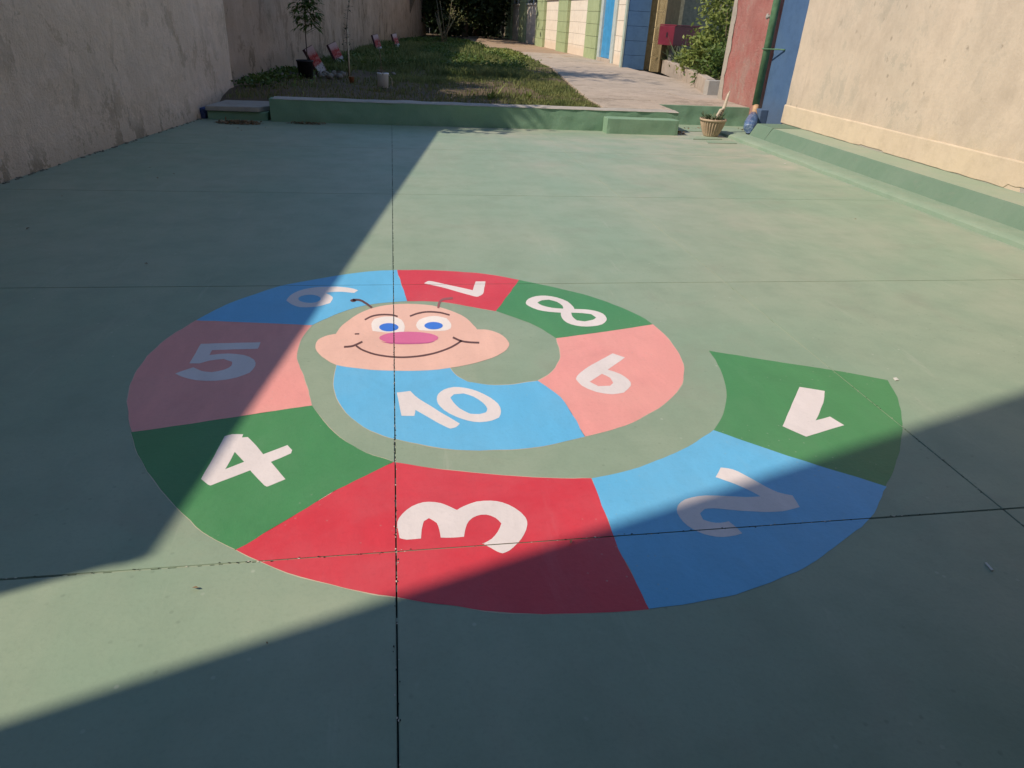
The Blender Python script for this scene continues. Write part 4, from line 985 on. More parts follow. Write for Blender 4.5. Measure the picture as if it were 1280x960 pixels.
# trees behind the left wall whose shade falls over the garden
tree((-4.4, 12.6, 0), 6.2, (1.05, 1.0, .7), 5.0, 3400, .22, 'round leafy tree behind the brown garden wall near its yard end', 34, lean=(.2, -.2))
tree((-4.35, 9.9, 0), 6.0, (1.1, 1.2, .75), 5.0, 4600, .20, 'leafy tree just behind the grey wall beside the garden corner', 31, lean=(.35, .1))
tree((-4.0, 15.2, 0), 7.2, (2.1, 1.9, 1.4), 6.2, 3400, .24, 'broad leafy tree behind the brown garden wall', 32, lean=(.6, .4))
tree((-3.0, 27.5, 0), 6.8, (1.5, 1.6, 1.2), 5.8, 2200, .24, 'leafy tree further back behind the brown garden wall', 33, lean=(.3, 0))
tree((-3.3, 15.6, 0), 9.0, (1.3, 2.0, .9), 8.2, 520, .26, 'taller sparse tree behind the brown garden wall', 35, lean=(.6, .2))
# dark trees closing the far end of the garden
for k, (x, y, h, r_, n, lb, cf, ln) in enumerate([
        (4.2, 44.0, 6.5, (2.6, 2.2, 2.8), 5200, 'dark tree at the far left end of the garden against the wall', .45, (0, 0)),
        (5.2, 47.5, 7.0, (2.4, 2.2, 3.0), 5200, 'dark tree at the far end between the wall and the classroom block', .45, (0, 0)),
        (.25, 37.5, 8.0, (3.6, 4.2, 1.4), 6500, 'tall tree spreading over the far end of the garden from behind the wall', .78, (3.2, 1.5)),
        (2.9, 50.0, 8.0, (3.4, 2.5, 3.6), 5200, 'large dark tree beyond the far end of the garden', .45, (0, 0))]):
    tree((x, y, .28), h, r_, h * cf, n, .42, lb, 50 + k, M_DARKLEAF, 'dark trees at the far end of the garden', .17, ln)
m = MB()
for k in range(36):
    m.box(-1 + k * .32, -1 + k * .32 + .30, 51.0, 51.05 + .03 * (k % 3), .2, 2.9)
bf = thing('back_fence', 'timber fence coloured as in deep shade, closing the far end of the garden', 'fence', (4, 51, 0))
part_of(m.build('fence_boards', simple('shade_darkened_timber', (.016, .015, .013), .3, 8, .9)), bf)  # near-black board colour stands in for deep shade under the trees
tag(bf.children[0], kind='stuff')

# ------------------------------------------------------------------ classroom block on the right of the garden
BX = 7.05
M_BLKG = plaster('pale_green_block', (.31, .37, .20), (.36, .41, .23), (.27, .32, .17), .2, .3)
M_BLKC = plaster('pale_cream_block', (.72, .64, .53), (.68, .59, .48), (.70, .63, .50), .25, .3, base_dirt=(.55, (.60, .46, .33), .5))
M_BLKB = plaster('deep_blue_block', (.074, .15, .275), (.088, .17, .30), (.062, .125, .23), .25, .3)
M_BLKO = plaster('ochre_block', (.58, .45, .24), (.62, .49, .27), (.50, .38, .20), .3, .3)
M_MORT = simple('block_joint', (.23, .22, .16), .3, 10, .95)
M_MORTB = simple('blue_block_joint', (.045, .095, .19), .3, 10, .9)
M_GLASS = simple('dark_window_glass', (.03, .032, .035), .2, 1, .12, 0, .6)
M_FRAME = simple('white_window_frame', (.55, .52, .45), .15, 8, .6)
cb = thing('classroom_block', 'long classroom block of pale green piers and cream panels with a blue end', 'building', (BX, 33, 0))
ZB, ZT = .27, 3.7
m = MB()
m.box(BX + .12, BX + 5, 21.9, 62, ZB, ZT)
part_of(m.build('backing_wall', M_MORT), cb)
def blocks(y0, y1, z0, z1, course, cols, x, mat, gap=.012, th=.13, proud=0.0):
    mm = MB(); mm.box(x - proud + .014, x + th + .004, y0 + .014, y1 - .014, z0 + .01, z1 - .01)
    part_of(mm.build('joint_core', M_MORT), cb)
    """stacked blocks with open joints on the face towards the garden"""
    n = max(1, round((z1 - z0) / course)); hh = (z1 - z0) / n
    for j in range(n):
        off = 0 if (j % 2 == 0 or cols == 1) else .5
        ed = [0] + [(k + off) / cols for k in range(1 if off == 0 else 0, cols + (0 if off == 0 else 0)) if 0 < (k + off) / cols < 1] + [1]
        for k in range(len(ed) - 1):
            a, b_ = y0 + (y1 - y0) * ed[k], y0 + (y1 - y0) * ed[k + 1]
            mm = MB()
            pr = proud + rnd.uniform(0, .004)
            mm.box(x - pr, x + th, a + gap / 2, b_ - gap / 2, z0 + j * hh + gap / 2, z0 + (j + 1) * hh - gap / 2)
            part_of(mm.build('block', mat), cb)
bays = [  # y0, y1, kind
    (21.9, 23.42, 'white'), (23.42, 25.3, 'door'), (25.3, 26.85, 'pier'), (26.85, 29.95, 'panel'), (29.95, 31.7, 'pier'),
    (31.7, 34.7, 'panel'), (34.7, 36.6, 'pier'), (36.6, 39.8, 'panel'), (39.8, 41.6, 'pier'), (41.6, 44.5, 'panel'), (44.5, 46.7, 'pier'),
    (46.7, 50.5, 'panel'), (50.5, 53.5, 'pier'), (53.5, 58, 'panel')]
for y0, y1, kd in bays:
    if kd == 'pier':
        blocks(y0, y1, ZB, ZT, .40, 1 if y0 > 27 else 1, BX, M_BLKG, proud=.12)
    elif kd == 'panel':
        ws = 2.22 if y0 < 33 else 2.05
        blocks(y0, y1, ZB, ws, .42, 2, BX, M_BLKC, gap=.008)
        mm = MB(); mm.box(BX - .07, BX + .12, y0 + .02, y1 - .02, ws, ws + .09, .008)
        so = part_of(mm.build('window_sill', M_FRAME), cb)
        mm = MB()
        for a in (y0 + .03, (y0 + y1) / 2 - .05, y1 - .13):
            mm.box(BX + .0, BX + .06, a, a + .10, ws + .092, 3.3)
        mm.box(BX + .002, BX + .058, y0 + .03, y1 - .03, 3.3, 3.4)
        fr = part_of(mm.build('window', M_FRAME), cb)
        mm = MB(); mm.box(BX + .06, BX + .075, y0 + .04, y1 - .04, ws + .1, 3.35)
        pg = mm.build('pane', M_GLASS, fr)
        mm = MB(); mm.box(BX, BX + .12, y0 + .01, y1 - .01, 3.42, ZT)
        part_of(mm.build('lintel', M_BLKC), cb)
    elif kd == 'white':
        blocks(y0, y1, ZB, ZT, .44, 2, BX, M_BLKC, gap=.010)
    elif kd == 'door':
        mm = MB()
        mm.box(BX - .05, BX + .11, y0 + .0, y0 + .34, ZB, ZT); mm.box(BX - .05, BX + .11, y1 - .30, y1, ZB, ZT)
        fr = part_of(mm.build('door_frame', simple('pale_blue_frame', (.42, .47, .45), .15, 6, .6)), cb)
        mm = MB()
        mm.box(BX + .02, BX + .08, y0 + .34, y1 - .30, ZB + .16, 3.2)
        mm.box(BX + .008, BX + .02, y0 + .50, y0 + .9, ZB + .3, 3.1)
        dr = part_of(mm.build('door', simple('sky_blue_door_paint', (.05, .27, .52), .15, 5, .4)), cb)
        mm = MB(); mm.box(BX - .08, BX + .11, y0 + .2, y1 - .15, ZB, ZB + .15, .01)
        part_of(mm.build('door_step', M_PATH), cb)
# blue end wall of large blocks facing the yard
ys_ = 21.88
for j in range(9):
    z0 = ZB + j * .385
    mm = MB(); mm.box(BX - .25, BX + .43, ys_ - .28, ys_, z0 + .005, z0 + .385 - .005, .004)
    part_of(mm.build('block', M_BLKB), cb)
mm = MB(); mm.box(BX - .24, BX + .42, ys_ - .27, ys_ + .01, ZB, ZT)
part_of(mm.build('joint_core', M_MORTB), cb)
mm = MB(); mm.box(BX - .30, BX - .252, ys_ - .29, ys_ - .14, ZB, ZT)
part_of(mm.build('corner_strip', simple('pale_mint_trim', (.36, .42, .36), .15, 6, .7)), cb)
mm = MB(); mm.box(BX - .12, BX - .02, 22.02, 22.22, 1.42, 1.68, .01); mm.box(BX - .10, BX - .02, 22.1, 22.3, 1.20, 1.36, .01)
part_of(mm.build('meter_box', simple('dark_box_grey', (.10, .10, .095), .2, 9, .6)), cb)
# ochre pier set back at an angle beside the blue end
p0, p1 = Vector((BX + .45, 21.15, 0)), Vector((BX + 1.08, 21.75, 0))
dr_ = (p1 - p0).normalized(); nn = Vector((-dr_.y, dr_.x, 0))
for j in range(9):
    z0 = ZB + j * .385
    mm = MB()
    q = [p0, p1, p1 - nn * .25, p0 - nn * .25]
    mm.prism([(v.x, v.y) for v in q][::-1], z0 + .010, z0 + .375, .006)
    part_of(mm.build('block', M_BLKO), cb)
mm = MB(); mm.prism([(v.x, v.y) for v in (p0 - nn * .02, p1 - nn * .02, p1 - nn * .3, p0 - nn * .3)][::-1], ZB, ZT)
part_of(mm.build('joint_core', simple('ochre_joint', (.22, .17, .09), .2, 9, .9)), cb)
mm = MB(); mm.box(BX - .45, BX + 5.2, 21.5, 62.2, ZT, ZT + .12); 
part_of(mm.build('roof', M_CONC), cb)

# brown corrugated gate beyond the bed
gt = thing('corrugated_gate', 'dark brown corrugated metal gate behind the shrubs', 'gate', (9.5, 24.6, 0))
M_GATE = simple('brown_gate_paint', (.075, .062, .052), .2, 3, .55)
for k in range(9):
    a = Vector((8.35, 23.35, 0)).lerp(Vector((11.6, 24.4, 0)), k / 9); b_ = Vector((8.35, 23.35, 0)).lerp(Vector((11.6, 24.4, 0)), (k + 1) / 9)
    mid = a.lerp(b_, .5) + Vector((.03, -.12, 0))
    mm = MB()
    mm.prism([(a.x, a.y), (a.lerp(b_, .28).x, a.lerp(b_, .28).y - .12), (a.lerp(b_, .70).x, a.lerp(b_, .70).y - .12), (b_.x - .005, b_.y), (b_.x - .005, b_.y + .05), (a.x, a.y + .05)], .3, 3.5)
    part_of(mm.build('gate_panel', M_GATE), gt)

# crimson box on a post
mbx = thing('crimson_box', 'crimson metal box on grey posts beside the ochre pier', 'letterbox', (7.85, 20.55, .3))
mbx.rotation_euler.z = .45
M_CRIM = simple('crimson_paint', (.145, .020, .036), .15, 4, .4)
mm = MB(); mm.box(-.25, .80, -.28, .30, .70, 1.18, .012)
mm.build('box_body', M_CRIM, mbx)
mm = MB(); mm.box(-.22, .82, -.30, .32, 1.185, 1.22, .008)
mm.build('box_lid', M_CRIM, mbx)
mm = MB(); mm.box(-.262, -.25, -.05, .0, .90, 1.02)
mm.build('lock_plate', simple('black_iron', (.02, .015, .02), .1, 9, .5), mbx)
mm = MB(); mm.box(.0, .10, -.05, .05, -.1, .70); mm.box(.50, .60, -.05, .05, -.1, .70)
mm.build('post', simple('grey_post', (.13, .125, .115), .2, 6, .7), mbx)

# planting bed with its concrete kerb
bed = thing('bed_kerb', 'pale concrete kerb curving round the planting bed by the path', 'kerb', (7.2, 17, 0))
mm = MB()
bp = [(8.15, 22.6), (7.55, 19.6), (6.95, 17.0), (6.52, 15.2), (6.12, 13.85)]
outer = bp; inner = [(x + .22, y + .06) for x, y in bp]
for k in range(len(bp) - 1):
    pl = [outer[k], outer[k + 1], inner[k + 1], inner[k]]
    m2 = MB(); m2.prism(pl, .25, .60 - .0 * k, .015)
    for v in m2.bm.verts:
        v.co += Vector((noise.noise(v.co * 4), noise.noise(v.co * 4 + Vector((4, 0, 0))), noise.noise(v.co * 5))) * .012
    part_of(m2.build('kerb_stone', M_PATH), bed)
mm.bm.free()
m2 = MB(); m2.box(6.10, 6.62, 13.66, 13.86, .25, .59, .012)
part_of(m2.build('end_stone', M_CONC), bed)
m2 = MB(); m2.prism([(8.3, 22.5), (6.3, 13.9), (12, 13.9), (12, 22.5)][::-1], .26, .50)
tag(m2.build('bed_soil', M_SOIL), kind='structure')
m2 = MB(); m2.box(8.2, 9.4, 19.35, 19.42, 1.02, 1.12, .006); m2.box(8.95, 9.03, 19.36, 19.42, .4, 1.02); m2.box(8.22, 8.30, 19.36, 19.42, .4, 1.02)
tag(m2.build('white_rail', M_FRAME), 'short white rail crossing the shrubs in the planting bed', 'rail')

def shrub(loc, radii, h, n, lsize, label, seed, mat, clumps=16):
    t = thing('shrub', label, 'shrub', loc)
    r = random.Random(seed)
    m = MB()
    for k in range(6):
        a = r.uniform(0, 6.28)
        m.tube([(0.06 * math.cos(a), .06 * math.sin(a), 0), (radii[0] * .4 * math.cos(a), radii[1] * .4 * math.sin(a), h * .6), (radii[0] * .65 * math.cos(a), radii[1] * .65 * math.sin(a), h * 1.0)], [.02, .014, .006], 6)
    m.build('stems', M_STEM, t)
    crown((0, 0, h), radii, n, lsize, seed, mat, 'foliage', t, clumps)
    return t
shrub((7.75, 16.6, .5), (.75, .75, 1.25), 1.45, 3600, .13, 'tall yellow green shrub rising above the planting bed', 71, M_LEAF2, 30)
shrub((8.45, 18.0, .5), (.75, .8, 1.1), 1.6, 2400, .13, 'tall green shrub against the brown gate', 72, M_LEAF, 26)
shrub((7.45, 17.2, .5), (.62, .75, .42), .42, 2400, .12, 'low leafy shrub spilling over the middle of the planting bed', 73, M_LEAF2, 20)
shrub((6.95, 15.25, .5), (.42, .62, .40), .30, 1700, .10, 'low green shrub at the near end of the planting bed', 74, M_LEAF, 16)
shrub((8.05, 18.6, .5), (.5, .6, .40), .40, 1300, .12, 'low grey green shrub at the back of the planting bed', 75, M_LEAF3, 14)

def spiky(name, loc, n, L, W, label, seed, mat, group=None, up=1.0):
    global rnd
    keep = rnd
    rnd = random.Random(seed)
    t = thing(name, label, 'plant', loc, group)
    m = MB()
    for k in range(n):
        a = rnd.uniform(0, 6.283)
        el = rnd.uniform(.35, 1.4) * up
        dv = Vector((math.cos(a) * math.cos(el), math.sin(a) * math.cos(el), math.sin(el)))
        m.leaf((math.cos(a) * .03, math.sin(a) * .03, 0), dv, L * rnd.uniform(.55, 1.1), W * rnd.uniform(.7, 1.2), .25, rnd.uniform(.05, .3))
    m.build('leaf_blades', mat, t)
    rnd = keep
    return t
spiky('spiky_plant', (8.05, 21.0, .5), 44, .75, .05, 'grey green spiky plant under the crimson box', 81, M_LEAF3)
spiky('spiky_plant', (7.85, 19.6, .5), 46, .95, .06, 'tall strappy leaved plant between the crimson box and the shrubs', 82, M_LEAF3)
# white pale stake leaning in the bed
m = MB(); m.tube([(7.02, 16.3, .5), (7.05, 16.28, .80)], [.035, .012], 8)
tag(m.build('white_marker', M_FRAME), 'short white marker stuck in the edge of the planting bed', 'marker')

# ------------------------------------------------------------------ garden grass and weeds
def blades(name, n, region, dens, hgt, mat, seed, width=.012, z=.29):
    r = np.random.default_rng(seed)
    x = r.uniform(region[0], region[1], n * 4); y = region[2] + (region[3] - region[2]) * r.uniform(0, 1, n * 4) ** 1.4
    keep = np.array([r.random() < dens(a, b_) for a, b_ in zip(x, y)])
    x, y = x[keep][:n], y[keep][:n]
    k = len(x)
    ang = r.uniform(0, 2 * np.pi, k); h = np.array([hgt(a, b_) for a, b_ in zip(x, y)]) * r.uniform(.5, 1.25, k)
    lean = r.uniform(.1, .7, k) * h; la = r.uniform(0, 2 * np.pi, k)
    wd = width * r.uniform(.7, 1.6, k) * (1 + (y - 11) * .035)
    V = np.empty((k, 4, 3))
    V[:, 0] = np.c_[x - np.cos(ang) * wd / 2, y - np.sin(ang) * wd / 2, np.full(k, z - .03)]
    V[:, 1] = np.c_[x + np.cos(ang) * wd / 2, y + np.sin(ang) * wd / 2, np.full(k, z - .03)]
    V[:, 2] = np.c_[x + np.cos(la) * lean * .4 + np.cos(ang) * wd * .3, y + np.sin(la) * lean * .4 + np.sin(ang) * wd * .3, z + h * .6]
    V[:, 3] = np.c_[x + np.cos(la) * lean, y + np.sin(la) * lean, z + h]
    i = np.arange(k) * 4
    F = np.r_[np.c_[i, i + 1, i + 2], np.c_[i, i + 2, i + 3]]
    me = bpy.data.meshes.new(name)
    me.from_pydata(V.reshape(-1, 3).tolist(), [], F.tolist())
    me.materials.append(mat)
    o = bpy.data.objects.new(name, me)
    COL.objects.link(o)
    return tag(o, kind='stuff')

def pathx(y):
    for (y0, x0), (y1, x1) in zip(edges[:-1], edges[1:]):
        if y <= y1: return x0 + (x1 - x0) * (y - y0) / (y1 - y0)
    return edges[-1][1]
GX = lambda y: gw0[0] + (gw1[0] - gw0[0]) * (y - gw0[1]) / (gw1[1] - gw0[1])
def dens(x, y):
    if x < GX(y) + .05 or x > pathx(y) - .05 or (x < -1.55 and y < 12.1): return 0
    v = .5 + .5 * noise.fractal(Vector((x * .9, y * .5, 2)), 1, 2, 3)
    if y < 13.2 and x < 1.2: return .02 + .05 * v
    if x < -.2 + (y - 13) * .02 and y < 16: return .12 * v
    if y < 12.5 and x > 1.7: return .75 * v + .15
    if y < 14.5 and x < 2.6: return .16 * v
    return min(1, max(.04, 1.9 * v - .35))
def hgt(x, y):
    v = noise.fractal(Vector((x * .7, y * .45, 7)), 1, 2, 3)
    b_ = .055 + .03 * v
    if y > 16 and x < 3.2: b_ = .15 + .12 * v
    if y > 22: b_ *= 1.1
    return max(.03, b_)
tag(blades('garden_grass', 52000, (-2.6, 4.8, 11.05, 31), dens, hgt, M_GRASS, 5), kind='stuff')
blades('dry_garden_grass', 5000, (-2.4, 3.4, 11.05, 15), lambda x, y: 0 if x < GX(y) + .05 or x > pathx(y) else .5, lambda x, y: .045, M_DRYGRASS, 6)
# leafy ground cover against the wall
def cover(name, n, fx, seed, mat, ls, z0, z1):
    r = random.Random(seed)
    V, F = [], []
    while len(F) < n:
        p = fx(r)
        if p is None: continue
        x, y = p
        hh = z0 + (z1 - z0) * (.5 + .5 * noise.noise(Vector((x * 1.1, y * .6, seed)))) * r.random() ** .6
        c_ = Vector((x, y, .29 + hh))
        a = Vector((r.gauss(0, 1), r.gauss(0, 1), r.gauss(.3, .5))).normalized(); b_ = a.cross(Vector((r.gauss(0, 1), r.gauss(0, 1), r.gauss(0, 1)))).normalized()
        L = ls * r.uniform(.5, 1.3); i = len(V)
        V += [c_, c_ + a * L * .5 + b_ * L * .25, c_ + a * L, c_ + a * L * .5 - b_ * L * .25]; F.append((i, i + 1, i + 2, i + 3))
    me = bpy.data.meshes.new(name); me.from_pydata([tuple(v) for v in V], [], F); me.materials.append(mat)
    o = bpy.data.objects.new(name, me); COL.objects.link(o)
    return tag(o, kind='stuff')
def f1(r):
    y = r.uniform(12.2, 36); x = GX(y) + abs(r.gauss(0, .35)) + .05
    return (x, y) if noise.noise(Vector((x, y * .8, 0))) > -.25 else None
cover('wall_weeds', 5000, f1, 3, M_LEAF, .085, 0, .20)
def f2(r):
    y = r.uniform(17.5, 36); x = r.uniform(GX(y) + .5, min(3.6, GX(y) + 5))
    return (x, y) if noise.noise(Vector((x * .8, y * .5, 5))) > -.15 else None
cover('ground_cover', 11000, f2, 4, M_LEAF, .09, .02, .30)
def f3(r):
    y = r.uniform(22, 29); x = r.uniform(1.7, 4.4)
    return (x, y) if noise.noise(Vector((x * 1.1, y * .7, 9))) > -.1 else None
cover('sun_brightened_cover', 3500, f3, 8, M_LEAF2, .09, .02, .16)  # brighter leaf material puts the sunlight of this band into the colour

spiky('grass_tuft', (1.56, 11.75, .29), 34, .20, .022, 'small grass tuft growing just behind the curb', 91, M_LEAF2, None)
m = MB()
m.leaf((1.60, 11.78, .30), (.12, 0, 1), .44, .022, .2, .0); m.leaf((1.62, 11.75, .30), (.55, .1, .8), .34, .045, .2, .05); m.leaf((1.58, 11.75, .30), (-.35, .1, .8), .26, .03, .2, .1); m.leaf((1.6, 11.76, .3), (-.1, -.2, .9), .24, .03, .2, .1)
tag(m.build('tall_weed', M_LEAF2), 'single tall weed with upright blades standing above the curb', 'plant')
spiky('grass_tuft', (2.25, 12.2, .29), 18, .17, .02, 'little weed tuft in the sunlit grass patch', 92, M_LEAF2)

# far tuft of pale canes in the dark corner
m = MB()
for k in range(12):
    a = rnd.uniform(-.5, .5)
    m.tube([(2.2 + rnd.uniform(-.15, .15), 33 + rnd.uniform(-.2, .2), .3), (2.3 + a * .9, 33 + rnd.uniform(-.3, .3), .3 + rnd.uniform(.8, 1.7))], [.018, .008], 5)
cn = thing('cane_clump', 'clump of thin brown canes in the dark far corner of the garden', 'plant', (2.2, 33, .3))
part_of(m.build('canes', M_STEM), cn)
o_ = crown((2.75, 33, 1.3), (.5, .3, .5), 160, .12, 17, M_DRYGRASS, 'leaves', None, 8); part_of(o_, cn)

# ------------------------------------------------------------------ young trees, pots and placards along the garden wall
sp = thing('potted_sapling', 'young leafy sapling in a black pot near the left wall', 'sapling', (-1.61, 14.36, .29))
mm = MB(); mm.lathe([(.0, .0), (.125, .0), (.15, .28), (.16, .285), (.16, .31), (.14, .31), (.13, .26), (0, .26)], 24)
mm.build('pot', simple('black_pot', (.018, .018, .022), .2, 9, .5), sp)
mm = MB(); mm.tube([(0.05, 0, .25), (.055, 0, .7), (.075, .02, 1.15), (.11, 0, 1.5)], [.011, .010, .008, .004], 7)
mm.build('stem', M_BARK, sp)
mm = MB()
r_ = random.Random(5)
for k in range(110):
    z = r_.uniform(.84, 1.5); a = r_.uniform(0, 6.283)
    rr = .05 + .32 * r_.random() * (1 - abs(z - 1.12) / .75)
    b0 = Vector((.11 + rr * .8 * math.cos(a), rr * .6 * math.sin(a), z))
    mm.tube([(.07, .01, z - .10), tuple(b0)], [.003, .002], 4, False)
    for q in range(3):
        a2 = a + (q - 1) * .75 + r_.uniform(-.3, .3)
        mm.leaf(b0, (math.cos(a2), math.sin(a2), r_.uniform(-.6, .25)), r_.uniform(.10, .17), r_.uniform(.035, .055), .15, .25)
mm.build('foliage', M_LEAF, sp)

s2 = thing('staked_sapling', 'thin sapling with tiny dark leaves tied to a pale stake', 'sapling', (-.85, 15.08, .29))
mm = MB(); mm.tube([(0, 0, -.05), (.012, 0, .84)], .016, 6)
mm.build('stake', M_STAKE, s2)
mm = MB(); mm.tube([(-.015, 0, 0), (-.02, .01, .75), (.04, 0, 1.15), (.13, 0, 1.55)], [.007, .006, .005, .002], 5)
mm.build('stem', M_BARK, s2)
mm = MB()
for k in range(60):
    z = r_.uniform(.55, 1.55); cx = -.02 + max(0, (z - .75)) * .19
    a = r_.uniform(0, 6.283)
    mm.leaf((cx + r_.gauss(0, .035), r_.gauss(0, .03), z), (math.cos(a), math.sin(a), r_.uniform(-.3, .9)), r_.uniform(.05, .085), .028, .15, .1)
mm.build('foliage', M_DARKLEAF, s2)

bk = thing('bucket_seedling', 'bare seedling planted in a small white bucket behind the curb', 'bucket', (-.17, 13.09, .29))
mm = MB(); mm.lathe([(0, 0), (.088, .0), (.098, .22), (.104, .225), (.104, .24), (.092, .24), (.088, .19), (0, .19)], 28)
mm.build('bucket', simple('white_plastic', (.80, .80, .82), .08, 5, .4, .1), bk)
mm = MB(); mm.tube([(-.02, 0, .2), (-.03, 0, .5), (-.06, .01, .78)], [.009, .007, .003], 6)
mm.build('stem', M_STEM, bk)
mm = MB()
for k in range(30):
    a = r_.uniform(0, 6.283)
    mm.leaf((r_.gauss(0, .03), r_.gauss(0, .03), .2 + r_.uniform(0, .12)), (math.cos(a), math.sin(a), r_.uniform(-.2, 1.2)), r_.uniform(.07, .13), .03, .2, .5)
mm.build('dry_leaves', M_DEAD, bk)
mm = MB(); mm.tube([(.095, .02, .22), (.15, .02, .15), (.155, .02, .03)], .006, 5)
mm.build('handle', M_STAKE, bk)

mm = MB(); mm.lathe([(0, 0), (.035, 0), (.05, .10), (.055, .105), (.045, .105), (.04, .08), (0, .08)], 18)
o_ = mm.build('clay_pot', simple('orange_clay', (.30, .12, .05), .25, 15, .8)); o_.location = (-.74, 13.75, .29)
tag(o_, 'small orange clay pot at the foot of the pale stake', 'flowerpot')

# red and white printed boards leaning on the garden wall
t_ = NT('placard_print')
tc = t_.n('ShaderNodeTexCoord')
sx = t_.n('ShaderNodeSeparateXYZ'); t_.link(tc.outputs['Generated'], sx.inputs[0])
nz = t_.noise(7.0, 5, .7, tc.outputs['Generated'])
zc = t_.math('ADD', sx.outputs[2], t_.math('MULTIPLY', t_.math('SUBTRACT', nz, .5), .35))
red = t_.mix(t_.ramp(nz, .50, .60), (.50, .055, .05), (.62, .30, .28))
body = t_.mix(t_.ramp(zc, .62, .86), red, (.66, .46, .44))
low = t_.ramp(zc, .27, .33, (1, 1, 1, 1), (0, 0, 0, 1))
foot = t_.mix(t_.ramp(t_.noise(9, 2, .5, tc.outputs['Generated']), .56, .60), (.66, .66, .68), (.30, .20, .24))
M_PLAC = t_.out(t_.mix(low, body, foot), .5, None)
M_PBACK = simple('placard_edge', (.055, .02, .02), .2, 8, .7)
def placard(loc, w_, h, tilt, yaw, lab):
    w_, h = w_ * .85, h * .88
    t = thing('placard', lab, 'board', loc, 'printed boards along the garden wall')
    R = Matrix.Rotation(yaw, 4, 'Z') @ Matrix.Rotation(tilt, 4, 'Y') @ Matrix.Rotation(-.18, 4, 'X')
    mm = MB(); mm.box(0, w_, -.004, 0, 0, h)
    o = mm.build('printed_face', M_PLAC, t); o.matrix_local = R
    mm = MB(); mm.box(-.05, w_ - .004, .001, .06, .0, h + .01)
    o = mm.build('board_back', M_PBACK, t); o.matrix_local = R
    return t
placard((-1.46, 15.3, .30), .20, .56, -.50, .15, 'red and white printed board behind the black pot, nearest of the four boards')
placard((-1.26, 17.9, .30), .22, .52, -.42, .15, 'red and white printed board behind the pale staked sapling')
placard((-.43, 23.6, .30), .19, .58, -.26, .15, 'red and white printed board behind the seedling in the white bucket')
placard((.15, 26.2, .33), .17, .52, -.26, .2, 'red and white printed board furthest back, leaning at the end of the wall')

# rounded stones around the black pot
for k in range(15):
    x = [-1.95, -1.86, -1.42, -1.35, -1.28, -1.2, -1.12, -1.05, -1.0, -.95, -1.32, -1.18, -.3, .0, -2.05][k] + rnd.uniform(-.03, .03)
    y = [14.9, 14.5, 14.2, 14.35, 14.6, 14.3, 14.7, 14.5, 14.35, 14.8, 15.1, 15.3, 16.0, 15.5, 14.2][k]
    s = rnd.uniform(.035, .07)
    mm = MB()
    bmesh.ops.create_icosphere(mm.bm, subdivisions=2, radius=s)
    for v in mm.bm.verts:
        v.co = v.co * (1 + .6 * noise.noise(v.co * 22 + Vector((k, 0, 0)))); v.co.z *= .75
    o_ = mm.build('garden_stone', simple('garden_stone', (.20, .18, .15), .3, 20, .9) if k == 0 else bpy.data.materials['garden_stone'], None, True)
    o_.location = (x, y, .325 + s * .4)
    tag(o_, 'rounded grey stone in the loose row beside the black pot', 'stone', 'stones around the black pot')

# ------------------------------------------------------------------ litter on the yard floor
def litter(name, n, cx, cy, rx, ry, z, seed, mat, ls):
    r = random.Random(seed)
    V, F = [], []
    for k in range(n):
        a = r.uniform(0, 6.283); q = math.sqrt(r.random())
        x, y = cx + rx * q * math.cos(a), cy + ry * q * math.sin(a)
        c_ = Vector((x, y, .006 + z * (1 - q) * r.random()))
        d1 = Vector((r.gauss(0, 1), r.gauss(0, 1), r.gauss(0, .25))).normalized(); d2 = d1.cross(Vector((r.gauss(0, .4), r.gauss(0, .4), 1))).normalized()
        L = ls * r.uniform(.5, 1.3); i = len(V)
        V += [c_, c_ + d1 * L * .5 + d2 * L * .22, c_ + d1 * L, c_ + d1 * L * .5 - d2 * L * .22 + Vector((0, 0, .006))]; F.append((i, i + 1, i + 2, i + 3))
    me = bpy.data.meshes.new(name); me.from_pydata([tuple(v) for v in V], [], F); me.materials.append(mat)
    o = bpy.data.objects.new(name, me); COL.objects.link(o)
    return tag(o, kind='stuff')
litter('leaf_litter', 420, -2.15, 10.52, .32, .13, .035, 3, M_DEAD, .055)
litter('leaf_litter', 140, -1.25, 10.66, .26, .08, .02, 4, M_DEAD, .05)
litter('path_litter', 60, 5.2, 11.3, .7, .12, .02, 5, M_DEAD, .05)
litter('step_litter', 70, 4.42, 10.75, .10, .20, .05, 6, M_DEAD, .06)
M_SCRAP = simple('pale_scrap', (.60, .58, .52), .1, 9, .8)
LEAFLAB = ['dry leaf nearest the leaf litter by the lidded box', 'second dry leaf below the litter by the lidded box', 'dry leaf on the shaded floor below the left end of the curb',
    'dry leaf in the shade between the left wall and the lidded box', 'dry leaf in the middle of the shaded floor, nearest the left wall', 'dry leaf on the shaded floor just past the middle joint',
    'dry leaf beside the foot of the left wall', 'dry leaf on the shaded floor just above the blue segment six', 'dry leaf in the shade left of the track, nearest the left frame edge',
    'dry leaf lying close beyond another in the shade by the left wall', 'tiny leaf at the shadow edge below the number three', 'tiny leaf on the sunlit strip left of the central joint',
    'tiny reddish leaf on the sunlit strip below the number four', 'dark leaf speck on the sunlit floor near the right kerb']
leafspots = [(-2.05, 10.05), (-1.98, 9.85), (-1.75, 10.15), (-2.15, 9.7), (-2.4, 7.4), (-2.2, 6.9), (-2.75, 6.2), (-1.6, 4.45), (-2.6, 5.2), (-2.1, 7.1), (.52, 1.62), (-.38, 1.33), (-.62, 1.55), (4.2, 5.65)]
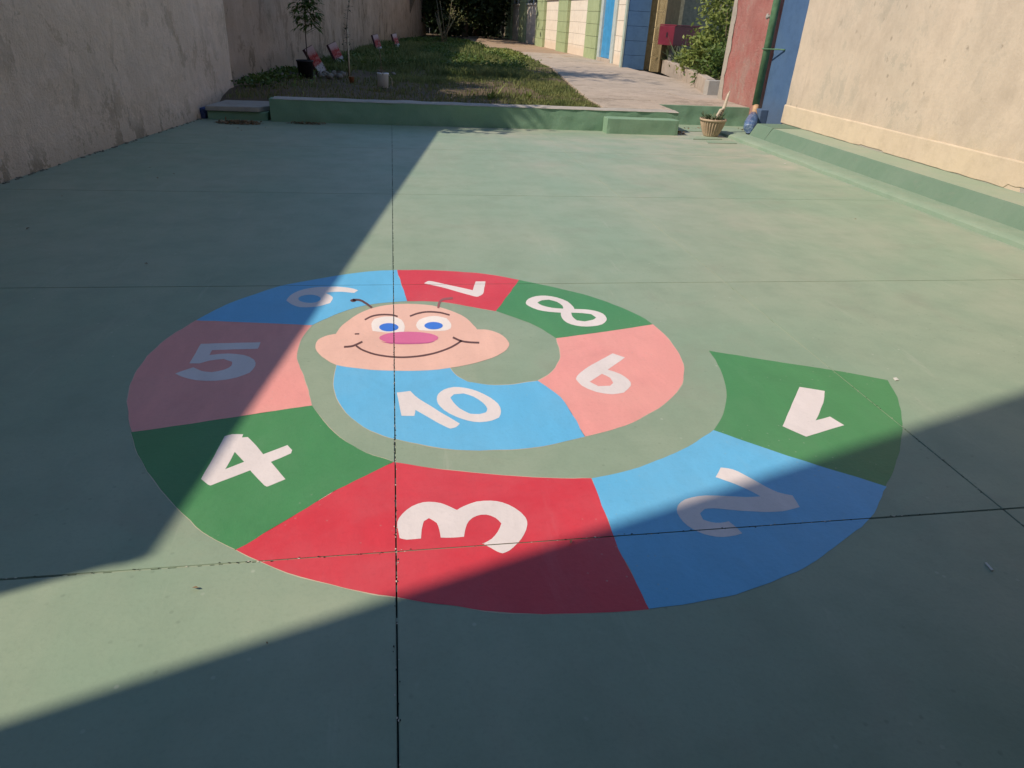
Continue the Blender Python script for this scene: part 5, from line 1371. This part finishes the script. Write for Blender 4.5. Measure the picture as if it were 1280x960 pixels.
for k, (x, y) in enumerate(leafspots):
    mm = MB()
    L = rnd.uniform(.024, .05) * (.45 if y < 2 else 1)
    a = rnd.uniform(0, 6.28)
    mm.leaf((0, 0, .004), (math.cos(a), math.sin(a), .08), L, L * .45, .25, 0)
    o_ = mm.build('fallen_leaf', M_DEAD); o_.location = (x, y, .003)
    tag(o_, LEAFLAB[k], 'leaf', 'dry leaves scattered on the yard floor')
for k, (x, y, lab) in enumerate([(4.95, 8.35, 'tiny pale scrap on the sunlit floor below the flowerpot'), (2.42, 2.62, 'tiny pale scrap on the sunlit floor right of the number one'), (1.86, 1.36, 'sliver of pale paper in the shade right of the number two')]):
    mm = MB(); mm.prism([(0, 0), (.022, .004), (.026, .03), (.006, .026)] if k < 2 else [(0, 0), (.008, .002), (.012, .035), (.004, .035)], .0005, .004)
    o_ = mm.build('paper_scrap', M_SCRAP); o_.location = (x, y, .001)
    tag(o_, lab, 'scrap')

# ------------------------------------------------------------------ school building behind the camera: its left corner throws the near shade
sc = thing('school_building', 'school building with darkened walls standing behind the viewer', 'building', (0, -4, 0))
SX, SY = -5.3, -.27
mm = MB(); mm.box(SX, 9.0, -9.0, SY, -.05, 9.8)
part_of(mm.build('walls', simple('school_render', (.16, .155, .14), .15, 1, .9)), sc)  # walls made dark so they bounce little light onto the near floor
mm = MB(); mm.box(SX - .02, 9.1, -9.1, SY + .02, 9.805, 10.0)
part_of(mm.build('roof', M_CONC), sc)
mm = MB(); mm.box(-3.4, 8.0, SY + .003, .28, 2.60, 2.70)  # unseen slab added overhead to keep sky light off the near floor
part_of(mm.build('sky_blocker', simple('sky_blocker_dark', (.09, .09, .085), .2, 2, .9)), sc)
mm = MB(); mm.box(-.25, 8.0, .285, 1.35, 2.15, 2.23)  # second added slab, lower and deeper, darkens the floor nearest the camera
part_of(mm.build('sky_blocker', bpy.data.materials['sky_blocker_dark']), sc)
for k in range(4):
    for j in range(3):
        mm = MB(); x = -4.6 + k * 3.4; z = 1.0 + j * 3.0
        if j == 0 and k == 1: continue
        mm.box(x, x + 1.8, SY - .02, SY + .03, z, z + 1.3)
        f = part_of(mm.build('window', M_FRAME), sc)
        mm = MB(); mm.box(x + .08, x + 1.72, SY + .032, SY + .038, z + .08, z + 1.22)
        mm.build('pane', M_GLASS, f)
